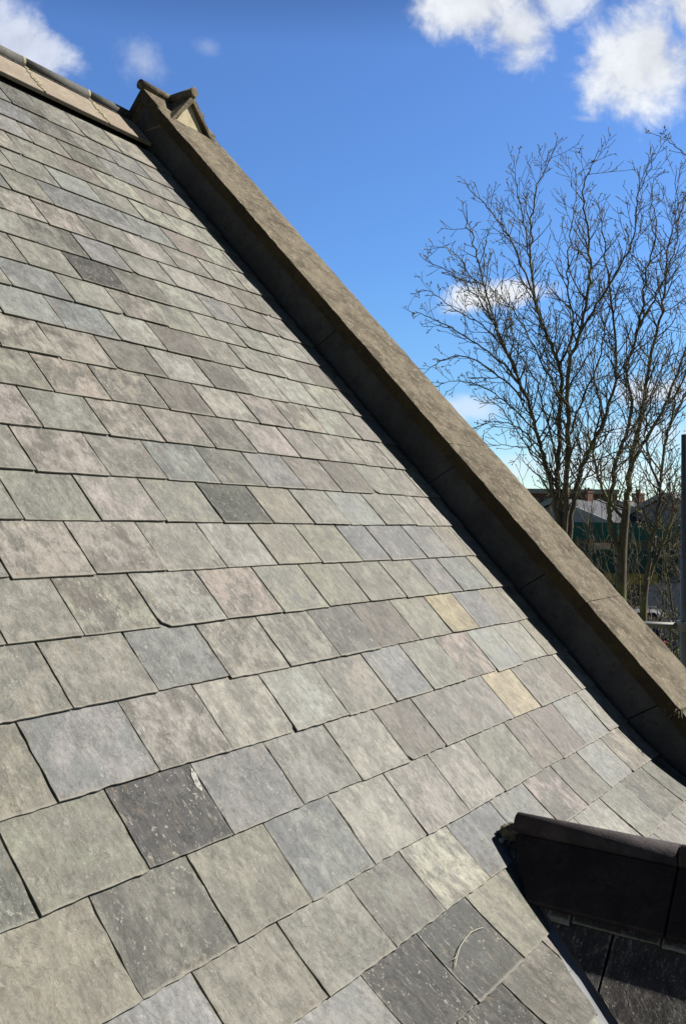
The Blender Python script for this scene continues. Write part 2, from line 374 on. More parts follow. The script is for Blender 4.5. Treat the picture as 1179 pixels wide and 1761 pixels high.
# joints read along each course (photo x on its lower edge, y interpolated from the course line) and slate kinds left to right
ROWJ = {
 -15: ([(78,202),(147,236),(209,263),(270,290)], 'oggww'),
 -14: ([(67,225),(139,256),(202,284),(262,312)], 'bogbg'),
 -13: ([(51,239),(124,275),(192,302),(255,329),(312,355)], 'lgobgb'),
 -12: ([(38,267),(117,299),(185,328),(253,356),(310,377)], 'wgpwpw'),
 -11: ([(25,293),(105,325),(180,354),(248,379),(307,401),(360,420)], 'wglgwwg'),
 -10: ([(93,354),(170,382),(240,406),(306,431),(367,453)], 'gbbbpw'),
 -9: ([(81,383),(165,414),(241,439),(305,460),(367,482),(422,498)], 'wtgwgww'),
 -8: ([(65,419),(154,446),(230,472),(303,493),(367,513),(424,533)], 'wobgwtd'),
 -7: ([(47,454),(141,482),(220,505),(299,530),(367,546),(425,565),(477,576)], 'ggkowbpg'),
 -6: ([(19,491),(127,520),(215,544),(289,563),(359,580),(425,599),(479,612),(535,626)], 'wbgtgwgwg'),
 -5: ([(112,564),(207,585),(288,606),(367,624),(424,635),(493,651),(541,661)], 'lbwdggwd'),
 -4: ([(103,616),(200,634),(288,651),(367,666),(434,681),(496,692),(554,705),(605,712)], 'ttdwdwwwg'),
 -3: ([(93,676),(192,690),(291,705),(371,718),(443,726),(503,737),(564,748),(619,754)], 'gttdwmtwp'),
 -2: ([(72,736),(188,752),(286,764),(371,773),(442,779),(516,788),(564,793),(629,802),(678,806)], 'tgtgowgttg'),
 -1: ([(59,808),(188,819),(290,830),(379,832),(456,835),(525,842),(588,846),(646,851),(694,853)], 'gtgboбpdgg'.replace('б','b')),
 0: ([(39,894),(174,898),(286,900),(384,901),(470,902),(540,903),(602,903),(664,906),(716,906)], 'ggwgjegigw'),
 1: ([(15,994),(163,987),(286,983),(389,977),(478,974),(555,971),(622,966),(672,964),(735,962),(782,959)], 'bttgweebbbe'),
 2: ([(142,1093),(275,1079),(389,1066),(486,1055),(566,1046),(638,1040),(701,1032),(753,1025),(795,1018),(845,1012)], 'gtttgeeebbe'),
 3: ([(125,1224),(272,1194),(394,1167),(497,1148),(582,1129),(655,1116),(723,1105),(778,1092),(824,1082),(865,1072)], 'ggbttodeybe'),
 4: ([(97,1381),(272,1329),(399,1292),(509,1260),(600,1233),(680,1209),(745,1189),(802,1171),(854,1154),(899,1142),(940,1128)], 'eitwwgbgtlwe'),
 5: ([(67,1581),(254,1498),(399,1437),(521,1386),(623,1346),(703,1311),(765,1284),(832,1259),(884,1237),(930,1218),(973,1198)], 'oekbgwpggcgp'),
 6: ([(244,1724),(409,1629),(537,1555),(645,1492),(734,1439),(804,1396),(866,1362),(931,1326),(967,1304),(1007,1282),(1046,1259)], 'eoebwwwgpplw'),
 7: ([(332,1677),(567,1723),(679,1633),(770,1574),(846,1518),(876,1422),(942,1398),(1012,1391),(1052,1360),(1090,1331)], 'legpzbbtplt'),
 8: ([(481,1800),(627,1687),(821,1728),(902,1655),(1033,1376),(1071,1350),(1105,1322)], 'elkqggoot'),
 9: ([(863,1692),(1155,1401)], 'kogg'),
}
# tone, blotch tone, speck amount   (real surface colours)
TN = {
 'g': ((0.242, 0.241, 0.199), (0.382, 0.373, 0.311), .5), 'w': ((0.296, 0.289, 0.242), (0.472, 0.454, 0.380), .75), 'b': ((.205, .220, .226), (.330, .345, .345), .6),
 'l': ((.285, .305, .305), (.395, .410, .400), .5), 'i': ((.268, .290, .290), (.360, .378, .370), .35), 'p': ((.218, .190, .164), (.335, .298, .255), .5), 'd': ((.178, .154, .126), (.262, .230, .190), .4),
 't': ((.205, .188, .154), (.450, .412, .340), 1.0), 'o': ((.128, .130, .110), (.255, .254, .214), .75), 'j': ((.070, .072, .060), (.135, .137, .115), .9),
 'k': ((.048, .048, .046), (.118, .117, .112), 1.0), 'q': ((.080, .082, .080), (.125, .127, .120), .8), 'e': ((.268, .256, .208), (.362, .346, .284), .4), 'c': ((.60, .51, .34), (.46, .385, .29), .2),
 'y': ((.39, .32, .205), (.50, .42, .27), .25), 'm': ((0.194, 0.188, 0.181), (0.392, 0.371, 0.327), .6), 'z': ((.28, .265, .22), (.64, .60, .49), 1.0)}

for k_ in 'gwbilptomdz':                   # keep the tints close to grey
    a_, b_, c_ = TN[k_]; q_ = []
    for t_ in (a_, b_):
        lu = .3 * t_[0] + .6 * t_[1] + .1 * t_[2]
        q_.append(tuple(x * .60 + lu * y * .40 for x, y in zip(t_, (1.035, 1.0, .925))))
    TN[k_] = (q_[0], q_[1], c_)
U_PAR = 21.42                              # foot of the parapet
sl = MB()
def slate(mb, P, u0, u1, v0, v1, kind, r, thick=.026, lift=.036, ragged=1.0, head=.3, nx=None, ny=None, clipf=None):
    """one hung slate: a ragged-edged slab, tilted so that its tail rides on the course below"""
    nx = nx or 9; ny = ny or 8
    tone, tone2, spk = TN[kind]
    j = 1 + r.uniform(-.13, .11); wv = r.uniform(-.012, .012)
    tone = (tone[0] * j * (1 + wv), tone[1] * j, tone[2] * j * (1 - wv)); tone2 = tuple(x * (1 + r.uniform(-.05, .05)) for x in tone2)
    seed = r.random(); rot = r.uniform(-.005, .005); twist = r.uniform(-.012, .012); so = r.uniform(-99, 99)
    dv = r.gauss(0, .012); up = r.uniform(-.008, .012)
    va = v0 - head; V_ = []; L = []; PU = []
    def nz(x, y, s=1.0): return mnoise.noise(Vector((x * s, y * s, so)))
    chip = [r.random() < .06, r.random() < .06]; cs = [r.uniform(.03, .09), r.uniform(.03, .09)]
    for jy in range(ny + 1):
        fy = jy / ny
        for ix in range(nx + 1):
            fx = ix / nx
            u = u0 + (u1 - u0) * fx; v = va + (v1 + dv - va) * fy
            v += rot * (u - .5 * (u0 + u1)) * fy * 2
            if ix == 0: u += ragged * (.010 * nz(v, 0, 6) + .008 * nz(v, 3, 16))
            if ix == nx: u += ragged * (.010 * nz(v, 7, 6) + .008 * nz(v, 11, 16))
            if jy == ny:
                v += ragged * (.005 * nz(u, 20, 4) + .012 * nz(u, 24, 19))
                if ix == 0 and chip[0]: v -= cs[0]; u += cs[0] * .4
                if ix == nx and chip[1]: v -= cs[1]; u -= cs[1] * .4
            h = -.012 + (lift + up + .012) * fy + twist * (fx - .5) * fy + .004 * nz(u, v, 1.3)
            V_.append(P(u, v, h)); L.append((fx, max(0.0, (v - v0) / (v1 - v0)), 0.0)); PU.append((u, v, 0.0))
    n1 = len(V_)
    border = [(ix, 0) for ix in range(nx + 1)] + [(nx, jy) for jy in range(1, ny + 1)] + [(ix, ny) for ix in range(nx - 1, -1, -1)] + [(0, jy) for jy in range(ny - 1, 0, -1)]
    nrm = (P(u0, v0, 1.0) - P(u0, v0, 0.0))
    for (ix, jy) in border:
        i = jy * (nx + 1) + ix
        V_.append(V_[i] - nrm * thick * (1 + .3 * nz(ix, jy, 1.7))); L.append(L[i]); PU.append(PU[i])
    Fc = [(a * (nx + 1) + b, a * (nx + 1) + b + 1, (a + 1) * (nx + 1) + b + 1, (a + 1) * (nx + 1) + b) for a in range(ny) for b in range(nx)]
    nb = len(border)
    for k in range(nb):
        a = border[k]; b = border[(k + 1) % nb]
        Fc.append((a[1] * (nx + 1) + a[0], b[1] * (nx + 1) + b[0], n1 + (k + 1) % nb, n1 + k))
    mb.add(V_, Fc, tone=[tone] * len(V_), tone2=[tone2] * len(V_), seed=[seed] * len(V_), speck=[spk * r.uniform(.7, 1.1)] * len(V_), luv=L, puv=PU)

vr = sorted(VROW)
def row_fill(u_from, u_to, r, wid=1.28):   # extra joints beyond what the photo shows
    out = []; u = u_from
    while True:
        u += wid * r.uniform(.85, 1.15) * (1 if u_to > u_from else -1)
        if (u_to > u_from and u > u_to - .35) or (u_to < u_from and u < u_to): break
        out.append(u)
    return out
V_A = W(12.6543 / 1, 0, 0)                 # placeholder, replaced below by the valley line
# the low roof's valley on this slope (two surface points)
VAL1 = uv_of(929, 1570); VAL2 = uv_of(1046, 1761)
def valley_u(v):
    return VAL1[0] + (VAL2[0] - VAL1[0]) * (v - VAL1[1]) / (VAL2[1] - VAL1[1])
APEX = (14.12, -.56)                       # where the low ridge meets the slope
def low_roof_left(v):                      # left limit of the low roof on the main slope
    if v < APEX[1]: return None
    if v < VAL1[1]:
        return APEX[0] + (VAL1[0] - APEX[0]) * (v - APEX[1]) / (VAL1[1] - APEX[1])
    return valley_u(v)
U_LEFT = -3.0
def cut_u(v): return valley_u(v) - .02 - .17 * min(max((v - VAL1[1]) / .8, 0), 1) + .012 * mnoise.noise(Vector((v * 9, 5, 0))) + .02 * mnoise.noise(Vector((v * 2.5, 8, 0)))
def SWcut(uc):
    def P(u, v, h):
        if v > VAL1[1] - .1:
            vv = max(v, VAL1[1])
            if uc < valley_u(vv): u = min(u, cut_u(vv))
            else: u = max(u, 2 * 13.45 - cut_u(vv))
        return SW(u, v, h)
    return P
for k in vr:
    v1 = VROW[k]; v0 = VROW[k - 1] if k - 1 in VROW else VTOP
    r = random.Random(100 + k)
    pts, kinds = ROWJ.get(k, ([], ''))
    us = [uv_of(*p)[0] for p in pts]; kinds = list(kinds)
    if not us:
        us = [4.0]; kinds = ['g', 'w']
    if k == 9:
        us = [uv_of(863, 1692)[0], uv_of(1155, 1401)[0]]
    us2 = sorted(us)
    left = row_fill(us2[0] - .35 * 0, U_LEFT, r); left = left[::-1]
    right = row_fill(us2[-1], U_PAR, r, 1.05)
    kl = [r.choice('gwgeobt') for _ in left]; kr = [r.choice('gwbpg') for _ in right]
    allu = [U_LEFT - 1] + left + us2 + right + [U_PAR]
    allk = kl + kinds[:len(us2) + 1] + kr
    while len(allk) < len(allu) - 1: allk.append('g')
    if k in (8, 9):                        # gaps hidden by the low ridge: subdivide
        pass
    for i in range(len(allu) - 1):
        a, b = allu[i], allu[i + 1]
        if b - a < .05: continue
        parts = 1 if b - a < 2.3 else int(round((b - a) / 1.3))
        for q in range(parts):
            a_, b_ = a + (b - a) * q / parts, a + (b - a) * (q + 1) / parts
            g = r.uniform(.009, .020) if k > 2 else r.uniform(.013, .027)
            kk = allk[i] if q == 0 else r.choice('gwbg')
            um = (a_ + b_) / 2
            if v1 > VAL1[1]:
                lo0, lo1 = valley_u(max(v0, VAL1[1])), valley_u(v1)
                if a_ > lo1 - .05 and a_ > cut_u(max(v0, VAL1[1])) - .05 and b_ < 2 * 13.45 - lo0: continue
                um = a_ if a_ < 13.0 else b_
            slate(sl, SWcut(um) if v1 > VAL1[1] - .2 else SW, a_ + g, b_ - g, v0, v1, kk, r, ragged=1.25 if k > 2 else 1.0, nx=14 if k > 2 else 8, ny=12 if k > 2 else 7)
roof = sl.build('slate_roof', MAT['slate'], church)
# sarking under the slates, following the bell-cast
fb = MB(); steps = [-26.0, -10, -1.5, -1, -.5, 0, .5, 1, 1.5, 5.6]
for i in range(len(steps) - 1):
    a, b = steps[i], steps[i + 1]
    fb.add([SW(U_LEFT - 3, a, -.075), SW(U_PAR, a, -.075), SW(U_PAR, b, -.075), SW(U_LEFT - 3, b, -.075)], [(0, 1, 2, 3)])
fb.build('roof_deck', MAT['felt'], church)

# back slope, gable and walls so that the building stands up from other sides
V_R = -26.0
rid = W(0, V_R, 0)
def back(u, s, h=0.0):                     # mirror slope behind the ridge, s units down
    p = W(u, V_R, 0); return p + Vector((0, math.cos(TH), -math.sin(TH))) * (s * S) + Vector((0, math.sin(TH), math.cos(TH))) * (h * S)
bk = MB(); r = random.Random(5)
for k in range(27):
    u = U_LEFT - 1.5 + r.random()
    while u < U_PAR:
        w_ = r.uniform(1.1, 1.5); b_ = min(u + w_, U_PAR)
        slate(bk, back, u + .01, b_ - .01, k * 1.03 + .1, k * 1.03 + 1.13, r.choice('gwbogt'), r, nx=3, ny=2)
        u += w_
bk.build('back_slope', MAT['slate'], church)
eave = SW(0, 5.2, -.3); eback = back(0, 28, -.3)
wb = MB()
xa = (U_LEFT + 1) * S; xb = 21.5 * S
wb.prism([Vector((xa, eave.y + .25, 0)), Vector((xa, eback.y - .2, 0)), Vector((xa, eback.y - .2, eback.z + .1)), Vector((xa, rid.y, rid.z - .12)), Vector((xa, SW(0, 1.5).y, SW(0, 1.5).z - .12)), Vector((xa, eave.y + .25, eave.z - .02))], Vector((xb - xa, 0, 0)))
MAT['wall'] = m_stone('wall_stone', (.30, .26, .19), (.36, .31, .23), (.24, .21, .16), (.45, .42, .33), .4, .8)
wb.build('wall', MAT['wall'], church)

# ------------------------------------------------------------------ main ridge tiles
import itertools
TJ = [-2.4 + .9, 17.05 - 7.5, 17.05 - 5.0, 17.05 - 2.5, 17.05, 19.52, U_PAR]
TJ = [U for U in [17.05 - 2.5 * q for q in range(7, 0, -1)]] + [17.05, 19.52, U_PAR - .02]
for i in range(len(TJ) - 1):
    a, b = TJ[i] + .03, TJ[i + 1] - .03
    o = MB(); r = random.Random(40 + i)
    h0, h1 = .07, .20
    sec = []
    for side in (0, 1):
        Pf = (lambda v, h: W(a, v, h)) if side == 0 else (lambda v, h: back(a, v - V_R, h))
        base = -1 if side == 0 else 1
        if side == 0: q = [W(a, -24.58, h0), W(a, -24.58, h1), W(a, V_R + .12, h1), W(a, V_R, h0)]
        else: q = [back(a, 1.42, h0), back(a, 1.42, h1), back(a, .12, h1), back(a, 0, h0)]
        o.prism(q, Vector(((b - a) * S, 0, 0)))
    o2 = o.build('ridge_tile', MAT['ridge_clay'], church, bevel=.004)
    cc = W(a, V_R, 0) + Vector((0, 0, .30 * S)); rr = .17 * S
    rl = MB(); rl.tube([cc, cc + Vector(((b - a) * S, 0, 0))], rr, 20)
    rl.build('roll', MAT['ridge_roll'], o2, smooth=True).data.polygons.foreach_set('use_smooth', [True] * 20 + [False] * 2)
    if i:                                   # pointed joint between tiles
        mo = MB()
        mo.prism([W(a - .07, -24.60, h0), W(a - .07, -24.60, h1 + .012), W(a - .07, V_R + .1, h1 + .012), W(a - .07, V_R, h0)], Vector((.075 * S, 0, 0)))
        for q in range(34):
            v = r.uniform(-25.9, -24.62); u = a + r.gauss(-.04, .035); s_ = r.uniform(.03, .065)
            c0 = W(u, v, h1 + .005); mo.prism([c0 + (AUw := Vector((1, 0, 0))) * (s_ * S * math.cos(t)) + (W(0, 1, 0) - W(0, 0, 0)) * (s_ * 1.6 * math.sin(t)) for t in [x * 1.0472 for x in range(6)]], (W(0, 0, 1) - W(0, 0, 0)) * .02)
        cj = cc + Vector((-.09 * S, 0, 0)); mo.tube([cj, cj + Vector((.09 * S, 0, 0))], rr * 1.04, 16)
        mo.build('mortar_joint', MAT['mortar'], church)

# ------------------------------------------------------------------ gable parapet and coping
U_IN, U_OUT = 21.35, 24.1
YR = W(0, -26.35, 1.2).y                  # ridge plane of the gable parapet
V_END = 6.0
def apex_v(n): return -26.35 - (n - 1.2) * math.tan(TH)   # where the plane at height n meets the ridge plane
def gable_sweep(mb, u0, u1, n0, n1, v_end, mat_v_start=None):
    """a band of the section (u0..u1, n0..n1) running up the front slope and down the back one"""
    A0, A1 = apex_v(n0), apex_v(n1)
    front = [W(u0, v_end, n0), W(u0, v_end, n1), W(u0, A1, n1), W(u0, A0, n0)]
    mb.prism(front, Vector(((u1 - u0) * S, 0, 0)))
    def B(u, v, n): p = W(u, v, n); return Vector((p.x, 2 * YR - p.y, p.z))
    bks = [B(u0, v_end, n0), B(u0, v_end, n1), B(u0, A1, n1), B(u0, A0, n0)]
    mb.prism(bks[::-1], Vector(((u1 - u0) * S, 0, 0)))
# parapet wall in rendered blocks; joints where the photo shows them
joints_v = [6.0]
for (x, y) in ((1025 + 0, 1175), ):
    pass
PJ = [6.0, -1.2, -5.2, -8.95, -14.5, -20.0, apex_v(-.3)]
for i in range(len(PJ) - 1):
    a, b = PJ[i] - .01, PJ[i + 1] + .01
    o = MB(); last = i == len(PJ) - 2
    jit = [0, .008, -.006, .010, -.004, .012][i] * 1.0
    top = b if not last else apex_v(.84)
    bot = b if not last else apex_v(-.3)
    du = .0
    o.prism([W(U_PAR + jit, a, -.3), W(U_PAR + jit, a + .25, .84), W(U_PAR + jit, top + (.25 if not last else 0), .84), W(U_PAR + jit, bot, -.3)], Vector((2.45 * S, 0, 0)))
    o.build('parapet_block', MAT['parapet'], church, bevel=.003)
o = MB()
def Bm(u, v, n): p = W(u, v, n); return Vector((p.x, 2 * YR - p.y, p.z))
o.prism([Bm(U_PAR, 0, -.3), Bm(U_PAR, 0, .84), Bm(U_PAR, apex_v(.84), .84), Bm(U_PAR, apex_v(-.3), -.3)], Vector((2.45 * S, 0, 0)))
o.build('parapet_block', MAT['parapet'], church)
# gable wall under the parapet
o = MB()
g0 = W(0, 5.6, -.32); g1 = W(0, apex_v(-.32), -.32); g2 = Bm(0, 0, -.32)
o.prism([Vector((21.55 * S, g0.y, 0)), Vector((21.55 * S, g2.y, 0)), Vector((21.55 * S, g2.y, g2.z)), Vector((21.55 * S, g1.y, g1.z)), Vector((21.55 * S, g0.y, g0.z))], Vector((2.2 * S, 0, 0)))
o.build('gable_wall', MAT['wall'], church)

# coping stones: worn slabs with a drip edge, jointed
CJ = [6.0, -.55, -3.75, -9.2, -14.3, -19.6, apex_v(1.2)]
def coping_block(v0, v1, last, seed):
    """slab with uneven arrises; v0 lower end, v1 upper end"""
    r = random.Random(seed); mb = MB(); n = max(8, int(abs(v1 - v0) * 7)); nw = 10
    so = r.uniform(0, 50); rows_ = []
    V_ = []
    for i in range(n + 1):
        f = i / n
        for j in range(nw + 1):
            g = j / nw
            u = U_IN + (U_OUT - U_IN) * g
            va_t = v0 + (v1 - v0) * f
            top = 1.2 + .012 * mnoise.noise(Vector((u * 1.2, va_t * .8, so))) + .016 * mnoise.noise(Vector((u * 5, va_t * 4, so))) + .006 * mnoise.noise(Vector((u * 17, va_t * 15, so)))
            if j == 0:
                u += .030 * mnoise.noise(Vector((0, va_t * 2.0, so))) + .024 * mnoise.noise(Vector((3, va_t * 11, so))); top -= .015 + .02 * abs(mnoise.noise(Vector((9, va_t * 5, so))))
            if j == nw:
                u += .035 * mnoise.noise(Vector((5, va_t * 2.0, so))) + .03 * mnoise.noise(Vector((7, va_t * 12, so))); top -= .03
            vv = va_t
            V_.append(W(u, vv, top))
    for i in range(n + 1):
        f = i / n
        for j in range(nw + 1):
            g = j / nw; p = v0 + ((v1 + (1.2 - .85) * math.tan(TH) if last else v1) - v0) * f
            V_.append(W(U_IN + (U_OUT - U_IN) * g + (.01 if j == 0 else 0), p, .85))
    q = (n + 1) * (nw + 1); I = lambda i, j, k=0: k * q + i * (nw + 1) + j
    Ft = [(I(i, j), I(i, j + 1), I(i + 1, j + 1), I(i + 1, j)) for i in range(n) for j in range(nw)]
    Fb = [(I(i, j, 1), I(i + 1, j, 1), I(i + 1, j + 1, 1), I(i, j + 1, 1)) for i in range(n) for j in range(nw)]
    Fs = [(I(i, 0), I(i + 1, 0), I(i + 1, 0, 1), I(i, 0, 1)) for i in range(n)] + [(I(i, nw), I(i, nw, 1), I(i + 1, nw, 1), I(i + 1, nw)) for i in range(n)]
    Fe = [(I(0, j), I(0, j, 1), I(0, j + 1, 1), I(0, j + 1)) for j in range(nw)] + [(I(n, j), I(n, j + 1), I(n, j + 1, 1), I(n, j, 1)) for j in range(nw)]
    mb.add(V_, Ft + Fb + Fs + Fe)
    return mb, Fs
for i in range(len(CJ) - 1):
    last = i == len(CJ) - 2
    mb, Fs = coping_block(CJ[i] - .008, CJ[i + 1] + (.008 if not last else 0), last, 60 + i)
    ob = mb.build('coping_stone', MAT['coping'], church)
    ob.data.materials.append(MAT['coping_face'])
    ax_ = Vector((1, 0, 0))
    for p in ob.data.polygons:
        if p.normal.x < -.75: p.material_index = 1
o = MB()
o.prism([Bm(U_IN, 0, .85), Bm(U_IN, 0, 1.2), Bm(U_IN, apex_v(1.2), 1.2), Bm(U_IN, apex_v(.85), .85)], Vector(((U_OUT - U_IN) * S, 0, 0)))
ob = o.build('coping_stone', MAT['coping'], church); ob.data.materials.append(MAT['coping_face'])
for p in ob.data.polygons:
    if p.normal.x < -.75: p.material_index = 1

# apex stone: two crossing gablets with rolls
AP = W(0, apex_v(1.2), 1.2); zc = (AP.z - HC) / S; yc = AP.y / S
xm = 22.6
apx = MB()
z_r = zc + .02; zb = zc - 1.5
def gab(axis_y, x0, x1, half, hz, zt):
    pass
# arm along the wall thickness (its own slopes sit a little proud of the coping)
Hh = .78
tn = math.tan(TH)
def P3(x, y, z): return M(x, y, z)
tA = zc + .06
apx.prism([P3(U_IN - .04, yc - Hh, tA - Hh * tn), P3(U_IN - .04, yc, tA), P3(U_IN - .04, yc + Hh, tA - Hh * tn), P3(U_IN - .04, yc + Hh, tA - Hh * tn - .5), P3(U_IN - .04, yc, tA - .5), P3(U_IN - .04, yc - Hh, tA - Hh * tn - .5)], Vector(((U_OUT - U_IN + .1) * S, 0, 0)))
apo = apx.build('apex_stone', MAT['coping'], church, bevel=.004)
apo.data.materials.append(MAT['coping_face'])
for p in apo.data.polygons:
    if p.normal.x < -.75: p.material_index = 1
# cross arm facing down the slope: a little gable roof with a recessed pale tympanum
YE = 21.65; th2 = R(50); hw = 1.18
ca = MB(); ov = .14
zt = zc + .02
def slab2(sgn):
    a0 = P3(xm, YE, zt); out = [P3(xm, YE, zt), P3(xm + sgn * hw, YE, zt - hw * math.tan(th2)), P3(xm + sgn * (hw - .02), YE, zt - hw * math.tan(th2) - .10), P3(xm, YE, zt - .30)]
    return out
for sg in (-1, 1):
    ca.prism(slab2(sg), Vector((0, (yc - YE) * S, 0)))
ca.build('gablet', MAT['coping'], apo, bevel=.003)
ty = MB(); zt_ = zt
ty.prism([P3(xm - hw + .05, YE + .16, zt - hw * math.tan(th2) - .3), P3(xm, YE + .16, zt - .28), P3(xm + hw - .05, YE + .16, zt - hw * math.tan(th2) - .3)], Vector((0, (yc - YE - .2) * S, 0)))
ty.build('gablet_face', MAT['sandstone'], apo)
for (pa, pb) in (((U_IN - .12, yc, zc + .12), (U_OUT + .1, yc, zc + .12)), ((xm, YE - .06, zt + .06), (xm, yc, zt + .06))):
    rl = MB(); rl.tube([P3(*pa), P3(*pb)], .165 * S, 18)
    rl.build('roll', MAT['coping'], apo).data.polygons.foreach_set('use_smooth', [True] * 18 + [False] * 2)

# ------------------------------------------------------------------ low black roof at the right
DP = R(44.0)
P1 = Vector((12.6543, 4.9910, -5.6559))    # on the valley, at the foot of the ridge tile
XR = 13.45; ZRp = P1.z + (XR - P1.x) * math.tan(DP)   # ridge line of its slope plane
def low(y, s, h=0.0, side=-1):             # y along the ridge, s down its slope, h above it
    return M(XR + side * (s * math.cos(DP) + h * math.sin(DP)), y, ZRp - s * math.sin(DP) + h * math.cos(DP))
low_roof = bpy.data.objects.new('low_roof', None); COL.objects.link(low_roof); low_roof.parent = church
low_roof['label'] = 'low black slate roof with a black roll-top ridge, meeting the main slope in a lead valley'
# slates of the side we see; each is cut along the valley
SD = 1.01                                   # slope distance of the tile's lower edge
P2 = Vector((11.8342, 3.7220, -6.4270))
def val_y(s):                               # y of the valley at slope distance s (units)
    z = ZRp - s * math.sin(DP)
    return P1.y + (P2.y - P1.y) * (z - P1.z) / (P2.z - P1.z)
dk = MB(); r = random.Random(3)
TN['D'] = ((.040, .037, .037), (.068, .062, .060), .35)
def low_slate(y_hi, y_lo, s0, s1, side, r, kind='D'):
    """corner nearest the valley is trimmed along it"""
    def P(u, v, h):
        yy = y_hi - u
        lim = val_y(v) - .10 + .02 * mnoise.noise(Vector((v * 5, 2, 0)))
        return low(min(yy, lim), v, h + .02, side)
    slate(dk, P, 0, y_hi - y_lo, s0, s1, kind, r, thick=.05, lift=.07, head=.25, nx=10, ny=8)
courses = [(.55, 1.45 + .05), (1.50, 2.86), (2.86, 4.1), (4.1, 5.3), (5.3, 6.5), (6.5, 7.7)]
jy0 = 3.95
courses = [(.2, SD + .10), (SD + .10, 2.25), (2.25, 3.48), (3.48, 4.7), (4.7, 5.95), (5.95, 7.2)]
offs = [.6, 0, .66, .1, .7, .2]
for side in (-1, 1):
    for (s0, s1), of in zip(courses, offs):
        ytop = val_y(s0) + .3
        edges = []
        y = jy0 + of
        while y < ytop: y += 1.25
        prev = y
        while prev > -4:
            nxt = prev - 1.25
            if min(prev, val_y(s1)) - nxt > .05 or True:
                low_slate(prev - .02, nxt + .02, s0, s1, side, r)
            prev = nxt
lo = dk.build('low_slates', MAT['dark_slate'], low_roof)
ud = MB()
for side in (-1, 1):
    ud.add([low(val_y(0) + .2, 0, -.06, side), low(-5, 0, -.06, side), low(-5, 8, -.06, side), low(val_y(8) - .1, 8, -.06, side)], [(0, 1, 2, 3)])
ud.build('low_deck', MAT['felt'], low_roof)
ww = MB()
ww.prism([M(XR - 5, -4.5, -20), M(XR + 5, -4.5, -20), M(XR + 5, -4.5, ZRp - 5.2), M(XR, -4.5, ZRp - .15), M(XR - 5, -4.5, ZRp - 5.2)], Vector((0, 1.6, 0)))
ww.build('low_wall', MAT['wall'], low_roof)
# ridge tiles with rolls
ends = [(5.72, 3.27), (3.24, .65), (.62, -1.97), (-2.0, -4.6)]
for i, (ya, yb) in enumerate(ends):
    o = MB(); L_ = Vector((0, (yb - ya) * S, 0))
    for side in (-1, 1):
        e0 = val_y(SD) + .12 if i == 0 else ya
        n_ = 14
        prof = [(0.0, .08), (0.0, .18), (SD, .17), (SD, .07)]
        # leg as a grid; the first tile is cut back along the slope
        A = [low(ya, prof[0][0], prof[0][1], side), low(ya, prof[1][0], prof[1][1], side), low(min(ya, e0), prof[2][0], prof[2][1], side), low(min(ya, e0), prof[3][0], prof[3][1], side)]
        B = [low(yb, s, h, side) for s, h in prof]
        o.add(A + B, [(0, 1, 2, 3), (7, 6, 5, 4), (0, 4, 5, 1), (1, 5, 6, 2), (2, 6, 7, 3), (3, 7, 4, 0)])
    t = o.build('black_ridge_tile', MAT['black_tile'], low_roof, bevel=.003)
    rl = MB(); c0 = M(XR, ya, ZRp + .25); rl.tube([c0, c0 + L_], .165 * S, 24)
    rl.build('roll', MAT['black_roll'], t).data.polygons.foreach_set('use_smooth', [True] * 24 + [False] * 2)
# mortar where the tile dies into the slope
mo = MB(); r = random.Random(9); mw = MB()
def on_slope(x, y, h):
    u, v = uv_of(x, y); return SW(u, v, h)
mort = bmesh.new(); bmesh.ops.create_icosphere(mort, subdivisions=4, radius=1.0)
ctr = M(XR - .03, 5.80, ZRp + .10)
vs = []
for v in mort.verts:
    d = 1 + .35 * mnoise.noise(v.co * 2.2) + .18 * mnoise.noise(v.co * 6)
    vs.append(ctr + Vector((v.co.x * .13 * d, v.co.y * .20 * d, v.co.z * .12 * d)) * S)
mo.add(vs, [tuple(x.index for x in f.verts) for f in mort.faces]); mort.free()
MAT['mossy'] = m_stone('mossy_mortar', (.10, .095, .06), (.22, .19, .13), (.07, .065, .05), (.5, .47, .36), .5, 4, .6)
for (qx, qy, q_r) in ((857, 1449, .040), (864, 1443, .05), (872, 1436, .045)):
    cc_ = on_slope(qx, qy, .05); ico = bmesh.new(); bmesh.ops.create_icosphere(ico, subdivisions=3, radius=1.0)
    mw.add([cc_ + v.co * (q_r * S * (1 + .4 * mnoise.noise(v.co * 3 + Vector((qx, 0, 0))))) for v in ico.verts], [tuple(x.index for x in f.verts) for f in ico.faces]); ico.free()
mw.build('mortar_fillet', m_stone('fresh_mortar', (.34, .33, .30), (.42, .41, .38), (.26, .25, .22), (.5, .49, .46), .4, 6, .6), low_roof, smooth=True)
mo.build('mortar_plug', MAT['mossy'], low_roof, smooth=True)
# lead in the valley, creased along the meeting line
ld = MB(); n_ = 70; V_ = []; dn = W(0, 0, 1) - W(0, 0, 0)
for i in range(n_ + 1):
    v = VAL1[1] - .25 + 4.6 * i / n_; vu = valley_u(v)
    k_ = min(max((v - VAL1[1]) / .3, .1), 1)
    wv_ = .008 * mnoise.noise(Vector((v * 3, 1, 1)))
    V_ += [SW(vu - .62 * k_, v, -.055), SW(vu - .30 * k_, v, -.03 + wv_), SW(vu - .12 * k_, v, .0 + wv_), SW(vu + .02, v, .03)]
    b_ = SW(vu, v, .03); y = (b_.y) / S; sd = (ZRp - (b_.z - HC) / S) / math.sin(DP)
    V_.append(low(y - .35, sd, .012))
Fc = [(5 * i + k, 5 * i + k + 1, 5 * i + 6 + k, 5 * i + 5 + k) for i in range(n_) for k in range(4)]
ld.add(V_, Fc)
lead = ld.build('lead_valley', MAT['lead'], low_roof, smooth=True)
